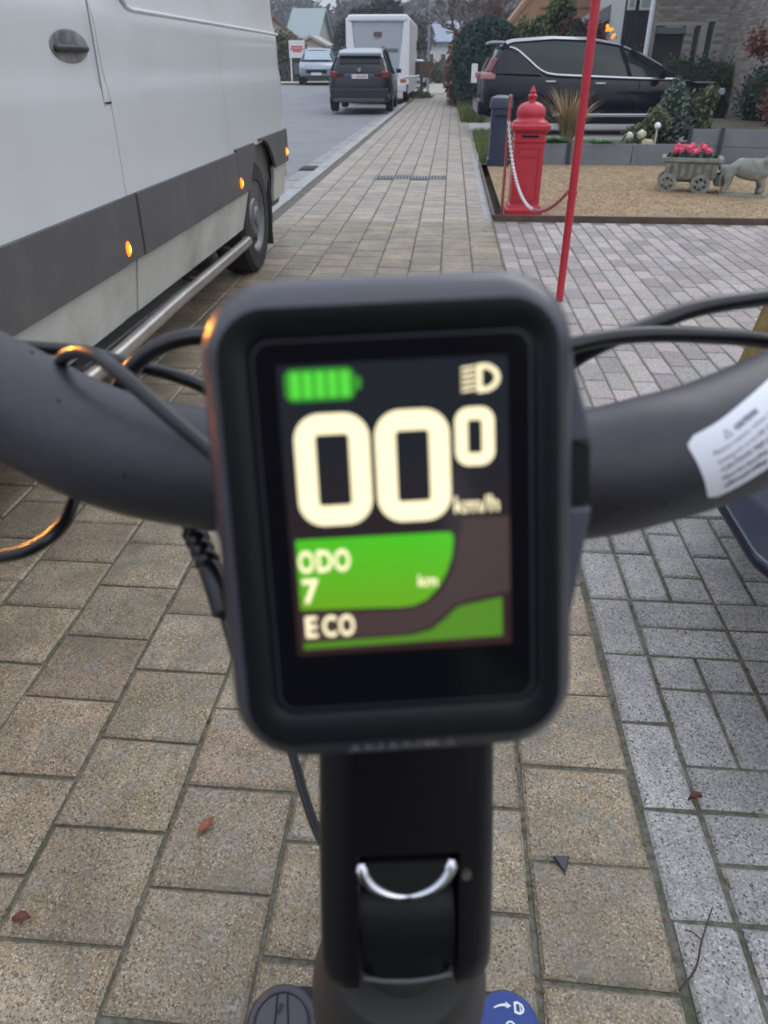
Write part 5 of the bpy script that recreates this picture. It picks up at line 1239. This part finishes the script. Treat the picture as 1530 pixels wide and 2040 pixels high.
# pink brick gable with grey verge board
pg = empty('pink_gable_house', (4.0, 32.5, 0), 0, 'house with dusky pink gable wall, white lower wall and broad grey roof edge', 'house')
b = MB(); b.prism([(.2, 0), (6.5, 0), (6.5, 5.6), (.2, 1.9)], 0, 5, 'y'); b.build('wall', mat('pink_brick', (.36, .19, .17), .9, c2=(.4, .23, .2), scale=4), pg)
b = MB(); b.prism([(1.2, 0), (3.4, 0), (3.4, 2.9), (2.05, 2.5), (1.3, 1.5)], -.06, 0, 'y'); b.build('white_lower_wall', mat('render_white', (.66, .67, .68), .8), pg)
b = MB(); b.prism([(-.6, 1.45), (-.6, 1.88), (4.6, 4.80), (4.6, 4.35)], -.4, 5.2, 'y'); b.build('roof', mat('roof_grey', (.22, .23, .23), .7), pg)
# orange tiled house
oh = empty('orange_roof_house', (1.9, 37, 0), 0, 'low house with a large faded orange tiled roof behind the yellow green shrub', 'house')
b = MB(); b.box((3.6, 3, 1.1), (7, 6, 2.2)); b.build('wall', mat('cream_wall', (.42, .38, .3), .9), oh)
b = MB(); b.prism([(-.1, 2.2), (7.4, 2.2), (7.0, 6.6), (3.6, 6.6)], -.3, 6.3, 'y'); b.prism([(-.25, 2.1), (-.1, 2.05), (3.75, 6.6), (3.6, 6.7)], -.36, 6.35, 'y'); b.build('roof', mat('orange_tiles', (.42, .23, .14), .85, c2=(.36, .2, .13), scale=3), oh)
for k in range(12):
    P(oh, 'tile_course', (3.8 + k * .12, -.33, 2.5 + k * .35), (5.6 - k * .28, .05, .04), mat('tile_edge', (.30, .16, .1), .9), 0)
# string of orange lights
sl2 = empty('fairy_lights', (4.55, 27.2, 0), 0, 'cluster of glowing orange fairy lights in the rust hedge', 'fairy lights')
rnd = random.Random(8)
for k in range(9):
    x, z = (.10 + rnd.uniform(-.11, .11), 2.16 + rnd.uniform(-.06, .06)) if k < 6 else (.30 + rnd.uniform(-.05, .05), 1.95 + rnd.uniform(-.04, .04))
    b = MB(); b.blob((x, rnd.uniform(-.1, .1), z), (.05, .05, .05), 1, 0); b.build('bulb', mat('bulb_orange', (.9, .4, .05), .4, emit=(1, .27, .015), estr=1.0), sl2, smooth=True)
b = MB(); b.tube([(-.05, 0, 2.1), (.1, 0, 2.2), (.25, 0, 2.05), (.38, 0, 1.9)], .008, 5); b.build('wire', M_blackp, sl2)

# ================================================================== FAR LEFT AND END OF STREET
structure(sheet('far_footpath', -60, -5.6, 41.8, 46.6, .43, mat('beige_slabs', (.40, .36, .29), .8, c2=(.34, .3, .25), scale=1, space='World'), 10, 4, lambda x, y: 0))
bush('clipped_hedge', 'yellowish green garden hedge behind the white and red notice board', 'hedge', (-9.9, 49.5, .4), [((-1.5, 0, 1.0), (1.3, .8, 1.5)), ((0, 0, 1.1), (1.2, .8, 1.5)), ((1.0, .1, .9), (.7, .7, 1.2))], mat('leaf_hedge', (.11, .12, .05), .8, island=.4, c2=(.16, .14, .06), scale=1.5), 7000, .12)
bush('brown_hedge', 'long low brown and orange hedge running behind the pale blue hatchback', 'hedge', (-8.0, 53, .4), [((-1, 0, .6), (1.6, .7, .9)), ((1, 0, .6), (1.6, .7, .9)), ((2.6, 0, .8), (1.1, .7, 1.1))], mat('leaf_hedge_brown', (.17, .115, .06), .8, island=.45, c2=(.13, .13, .06), scale=1), 6000, .11)
fn = empty('garden_fence', (-12.2, 47.3, .42), 0, 'dark vertical bar garden fence behind the notice board', 'fence')
for k in range(34): P(fn, 'bar', (k * .16, 0, .42), (.05, .04, .85), mat('fence_dark', (.06, .06, .07), .7), 0)
for z in (.15, .75): P(fn, 'rail', (2.65, .03, z), (5.5, .03, .05), mat('fence_dark', (.06, .06, .07), .7), 0)
def gable(name, label, loc, rz, w, d, hw, hr, wall, roof, wins=(), cat='house', chimney=None):
    o = empty(name, loc, rz, label, cat)
    b = MB(); b.prism([(-w / 2, -.5), (w / 2, -.5), (w / 2, hw), (0, hr), (-w / 2, hw)], 0, d, 'y'); b.build('wall', wall, o)
    b = MB(); ov = .25
    for s_ in (-1, 1):
        k_ = (hr - hw) / (w / 2); b.prism([(0, hr + .03), (s_ * (w / 2 + ov), hw - ov * k_ + .03), (s_ * (w / 2 + ov), hw - ov * k_ + .2), (0, hr + .2)], -.3, d + .3, 'y')
    rf = b.build('roof', roof, o)
    for (x, z, ww, hh) in wins:
        f_ = P(o, 'window', (x, -.03, z), (ww, .08, hh), M_pvc, 0); P(f_, 'pane', (x, -.08, z), (ww - .16, .03, hh - .16), M_wgl, 0)
    if chimney: P(rf, 'chimney', chimney, (.5, .5, 1.2), mat('chimney_brick', (.2, .12, .1), .9), 0)
    return o
slate = mat('slate_roof', (.15, .17, .19), .7, c2=(.2, .22, .24), scale=2)
gable('brown_gable_house', 'house with a brown tiled roof and beige gable behind the far left hedge', (-12.9, 62, .4), R(20), 5.6, 9, 1.5, 3.6, mat('beige_wall', (.44, .38, .32), .9), mat('brown_tiles', (.19, .12, .10), .9), [(-1.5, 1.4, 1.2, 1.1), (1.6, 1.4, 1.2, 1.1)], chimney=(0, 3, 5.4))
gable('grey_roof_house', 'house with a large pale grey green roof left of the motorhome', (-11.7, 78, .4), R(90), 9, 2.4, 2.7, 4.9, mat('pale_wall', (.36, .35, .33), .9), mat('greygreen_tiles', (.27, .32, .32), .8), [(-2, 1.5, 1.3, 1.2)])
gable('cream_annex', 'low cream building with white window below the pale grey green roof', (-9.9, 60, .4), 0, 2.0, 4, 1.9, 2.4, mat('beige_wall', (.44, .38, .32), .9), mat('cream_roof', (.42, .38, .33), .9), [(.2, 1.5, 1.1, .7)])
eh = empty('white_house', (-2.7, 92, 0), 0, 'white fronted house with blue grey roof closing the end of the street', 'house')
P(eh, 'wall', (0, 4, 1.5), (6.4, 8, 3.4), mat('render_white', (.66, .67, .68), .8), 0)
b = MB(); b.prism([(-.6, 3.2), (8.6, 3.2), (4, 5.3)], -3.5, 3.5, 'x'); b.build('roof', mat('bluegrey_roof', (.20, .24, .32), .5, c2=(.25, .29, .37), scale=1), eh)
for x in (-2.4, -1.0, .3, 1.6):
    f_ = P(eh, 'window', (x, -.05, 1.5), (.7, .1, 1.6), M_pvc, 0); P(f_, 'pane', (x, -.12, 1.5), (.5, .03, 1.4), M_wgl, 0)
P(eh, 'gutter', (0, -.55, 3.2), (7, .2, .2), mat('gutter_dark', (.08, .1, .13), .6), 0)
gt = empty('white_gate', (-.2, 78, 0), 0, 'pale slatted gate and low wall across the far end of the pavement', 'gate')
for k in range(22): P(gt, 'slat', (-2.6 + k * .24, 0, .75), (.1, .05, 1.3), mat('gate_pale', (.55, .58, .62), .6), 0)
P(gt, 'rail', (0, .05, 1.35), (5.4, .06, .1), mat('gate_rail', (.25, .28, .33), .6), 0)
P(gt, 'gate_post', (3.0, 0, 1.1), (.7, .3, 2.4), mat('render_white', (.66, .67, .68), .8), 0)
bush('evergreen_tree', 'dark dense evergreen tree left of the motorhome roof', 'tree', (-6.9, 60, .3), [((0, 0, 1.9), (1.3, 1.2, 1.9)), ((.6, 0, 3.1), (1.2, 1.1, 1.2)), ((2.2, .5, 3.9), (1.3, 1.1, .8)), ((-.9, 0, 1.2), (.8, .8, 1.1))], mat('leaf_evergreen', (.04, .06, .05), .85, island=.4), 12000, .16, stem=(2, .2))
bush('evergreen_tree', 'dark evergreen mass behind the right shoulder of the motorhome', 'tree', (-3.6, 70, 0), [((0, 0, 3.0), (1.9, 1.6, 1.7)), ((-1.6, 0, 3.6), (1.6, 1.4, 1.3))], mat('leaf_evergreen2', (.115, .115, .11), .85, island=.4), 8000, .16, stem=(2, .2))
bush('brown_shrub', 'brown shrub beside the small light car at the end of the street', 'shrub', (-2.2, 66, 0), [((0, 0, .9), (1.0, .8, 1.0)), ((1.2, 0, .7), (.8, .7, .9))], mat('leaf_hedge_brown', (.17, .115, .06), .8, island=.45), 2500, .1)
bush('grass_tuft_mound', 'yellowish grass mound at the foot of the brown mailbox', 'grass', (-1.35, 36.4, 0), [((0, 0, .05), (.5, .9, .18))], G6, 1500, .06, core=False)
random.seed(31)
TB = [(-19, 74, 9.5, 1), (-15, 88, 10, 2), (-9.5, 84, 8.5, 5), (-5.5, 80, 8.2, 6), (-1.5, 98, 8, 7), (1.1, 42, 5.6, 8), (2.5, 44, 5.4, 12), (-24, 90, 10, 13)]
LB_ = ['bare grey tree behind the brown gable house at far left', 'bare grey tree above the pale grey green roof', 'bare tree behind the evergreen left of the motorhome', 'tall bare tree rising over the motorhome roof', 'bare hazy tree behind the white end house', 'bare twiggy tree beyond the clipped dome tree', 'bare brown tree between the dome tree and the orange roof', 'bare tree at the extreme far left behind the houses']
for (x, y, h, sd), lb_t in zip(TB, LB_):
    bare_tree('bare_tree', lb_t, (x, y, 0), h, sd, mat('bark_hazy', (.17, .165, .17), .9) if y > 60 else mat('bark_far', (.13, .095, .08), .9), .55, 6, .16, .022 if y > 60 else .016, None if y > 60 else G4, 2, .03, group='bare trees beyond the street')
def wood(name, label, x0, x1, y, h, m, n, seed, s=.5):
    rnd = random.Random(seed); b = MB()
    for k in range(n):
        x = rnd.uniform(x0, x1); hh = h * (.75 + .35 * noise.noise(Vector((x * .12, seed, 0))) + .12 * noise.noise(Vector((x * .5, seed, 3)))); z = rnd.random() ** .8 * hh
        p = Vector((x, y + rnd.uniform(-4, 4), z)); a = Vector((rnd.gauss(0, 1), rnd.gauss(0, 1), rnd.gauss(0, 1))).normalized(); t = a.orthogonal().normalized() * s * rnd.uniform(.5, 1.4); w = a.cross(t) * .5
        b.add([p - t, p + w, p + t, p - w], [(0, 1, 2, 3)])
    return stuff(tag(b.build(name, m, fix=False), label, 'woodland'))
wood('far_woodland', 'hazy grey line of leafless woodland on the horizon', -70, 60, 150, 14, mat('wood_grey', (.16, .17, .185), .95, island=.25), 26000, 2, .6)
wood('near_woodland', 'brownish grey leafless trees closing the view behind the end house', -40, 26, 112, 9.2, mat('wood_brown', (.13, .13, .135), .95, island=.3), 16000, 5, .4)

# thin winter mist
b = MB(); b.box((0, 0, 8.42), (260, 520, 19.15)); hz = b.build('haze', [], loc=(-5, 0, 0)); stuff(hz)
hz.data.materials.clear(); hm = bpy.data.materials.new('haze'); hm.use_nodes = True; hn = hm.node_tree.nodes; hn.clear()
ho = hn.new('ShaderNodeOutputMaterial'); hv = hn.new('ShaderNodeVolumePrincipled'); hv.inputs['Color'].default_value = (.82, .88, .97, 1); hv.inputs['Density'].default_value = .0012; hv.inputs['Anisotropy'].default_value = .2
hm.node_tree.links.new(hv.outputs[0], ho.inputs['Volume']); hz.data.materials.append(hm)
# unseen person added behind the camera to darken the display and handlebar
rider = empty('person', (0, -.52, 0), 0, 'unseen person in a dark coat added behind the handlebar to shade it', 'person')
V = [(0, 0, .95), (0, -.01, 1.12), (0, 0, 1.30), (0, .0, 1.43), (0, .015, 1.53), (0, .03, 1.64), (0, .03, 1.74),
     (.10, 0, .90), (.17, .03, .50), (.20, -.02, .08), (.20, .12, .04), (-.10, 0, .90), (-.17, .03, .50), (-.20, -.02, .08), (-.20, .12, .04),
     (.19, 0, 1.41), (.25, .05, 1.15), (.15, .28, 1.10), (.09, .38, 1.13), (-.19, 0, 1.41), (-.25, .05, 1.15), (-.15, .28, 1.10), (-.09, .38, 1.13)]
Ed = [(0, 1), (1, 2), (2, 3), (3, 4), (4, 5), (5, 6), (0, 7), (7, 8), (8, 9), (9, 10), (0, 11), (11, 12), (12, 13), (13, 14), (3, 15), (15, 16), (16, 17), (17, 18), (3, 19), (19, 20), (20, 21), (21, 22)]
Rd = [(.17, .13), (.16, .12), (.18, .13), (.12, .09), .058, .085, .075, .10, .068, .05, .045, .10, .068, .05, .045, .075, .055, .042, .032, .075, .055, .042, .032]
skin('body', V, Ed, Rd, mat('dark_coat', (.025, .02, .022), .85), rider)
# ================================================================== RIGHT EDGE OF FRAME
tr = empty('trestle', (1.50, 3.08, 0), R(-10), 'yellow painted wooden stand with a black panel at the right edge of the picture', 'stand')
M_yel = mat('yellow_wood', (.27, .20, .07), .6, c2=(.19, .12, .05), scale=18)
for s_ in (-1, 1):
    b = MB(); b.bar((-.24, s_ * .04 - .06, 0), (-.13, s_ * .02, .62), .05, .035); b.build('leg', M_yel, tr)
    b = MB(); b.bar((.30, s_ * .04 - .06, 0), (.22, s_ * .02, .62), .05, .035); b.build('leg', M_yel, tr)
P(tr, 'top_rail', (.04, 0, .60), (.44, .07, .06), M_yel, .005)
P(tr, 'panel', (.05, .02, .33), (.38, .02, .46), mat('black_panel', (.02, .02, .024), .5), .004)
b = MB(); b.bar((-.16, -.03, .40), (.22, -.03, .56), .05, .02); b.build('brace', M_yel, tr)
wbw = empty('wheelbarrow', (.955, 1.49, 0), R(0), 'dark navy wheelbarrow with a rolled rim cut off by the right edge', 'wheelbarrow')
def tr_(w, d, z, r=.12): return [(x, y, z) for x, y in rrect(w, d, r, 6)]
b = MB(); b.loft([tr_(.16, .30, .19, .06), tr_(.30, .42, .25, .09), tr_(.68, .76, .386), tr_(.70, .78, .385), tr_(.712, .792, .394), tr_(.712, .792, .404), tr_(.70, .78, .412), tr_(.682, .762, .410), tr_(.672, .752, .40), tr_(.34, .46, .262, .09), tr_(.18, .32, .205, .06)])
b.build('tray', mat('navy_plastic', (.010, .014, .03), .3, spec=.5), wbw, smooth=True, ang=60)
for s_ in (-1, 1):
    b = MB(); b.tube(spline([(s_ * .20, -.85, .45), (s_ * .18, -.4, .26), (s_ * .12, .1, .21), (s_ * .05, .42, .17)], 5), .014, 10); b.build('handle_tube', M_blackp, wbw, smooth=True)
    b = MB(); b.tube([(s_ * .14, -.2, .22), (s_ * .16, -.24, .0)], .013, 10); b.build('leg', M_blackp, wbw)
make_wheel(wbw, (.04, .45, .17), .17, .08, .09, mat('handle_red', (.5, .06, .05), .5), side=1, spokes=5)
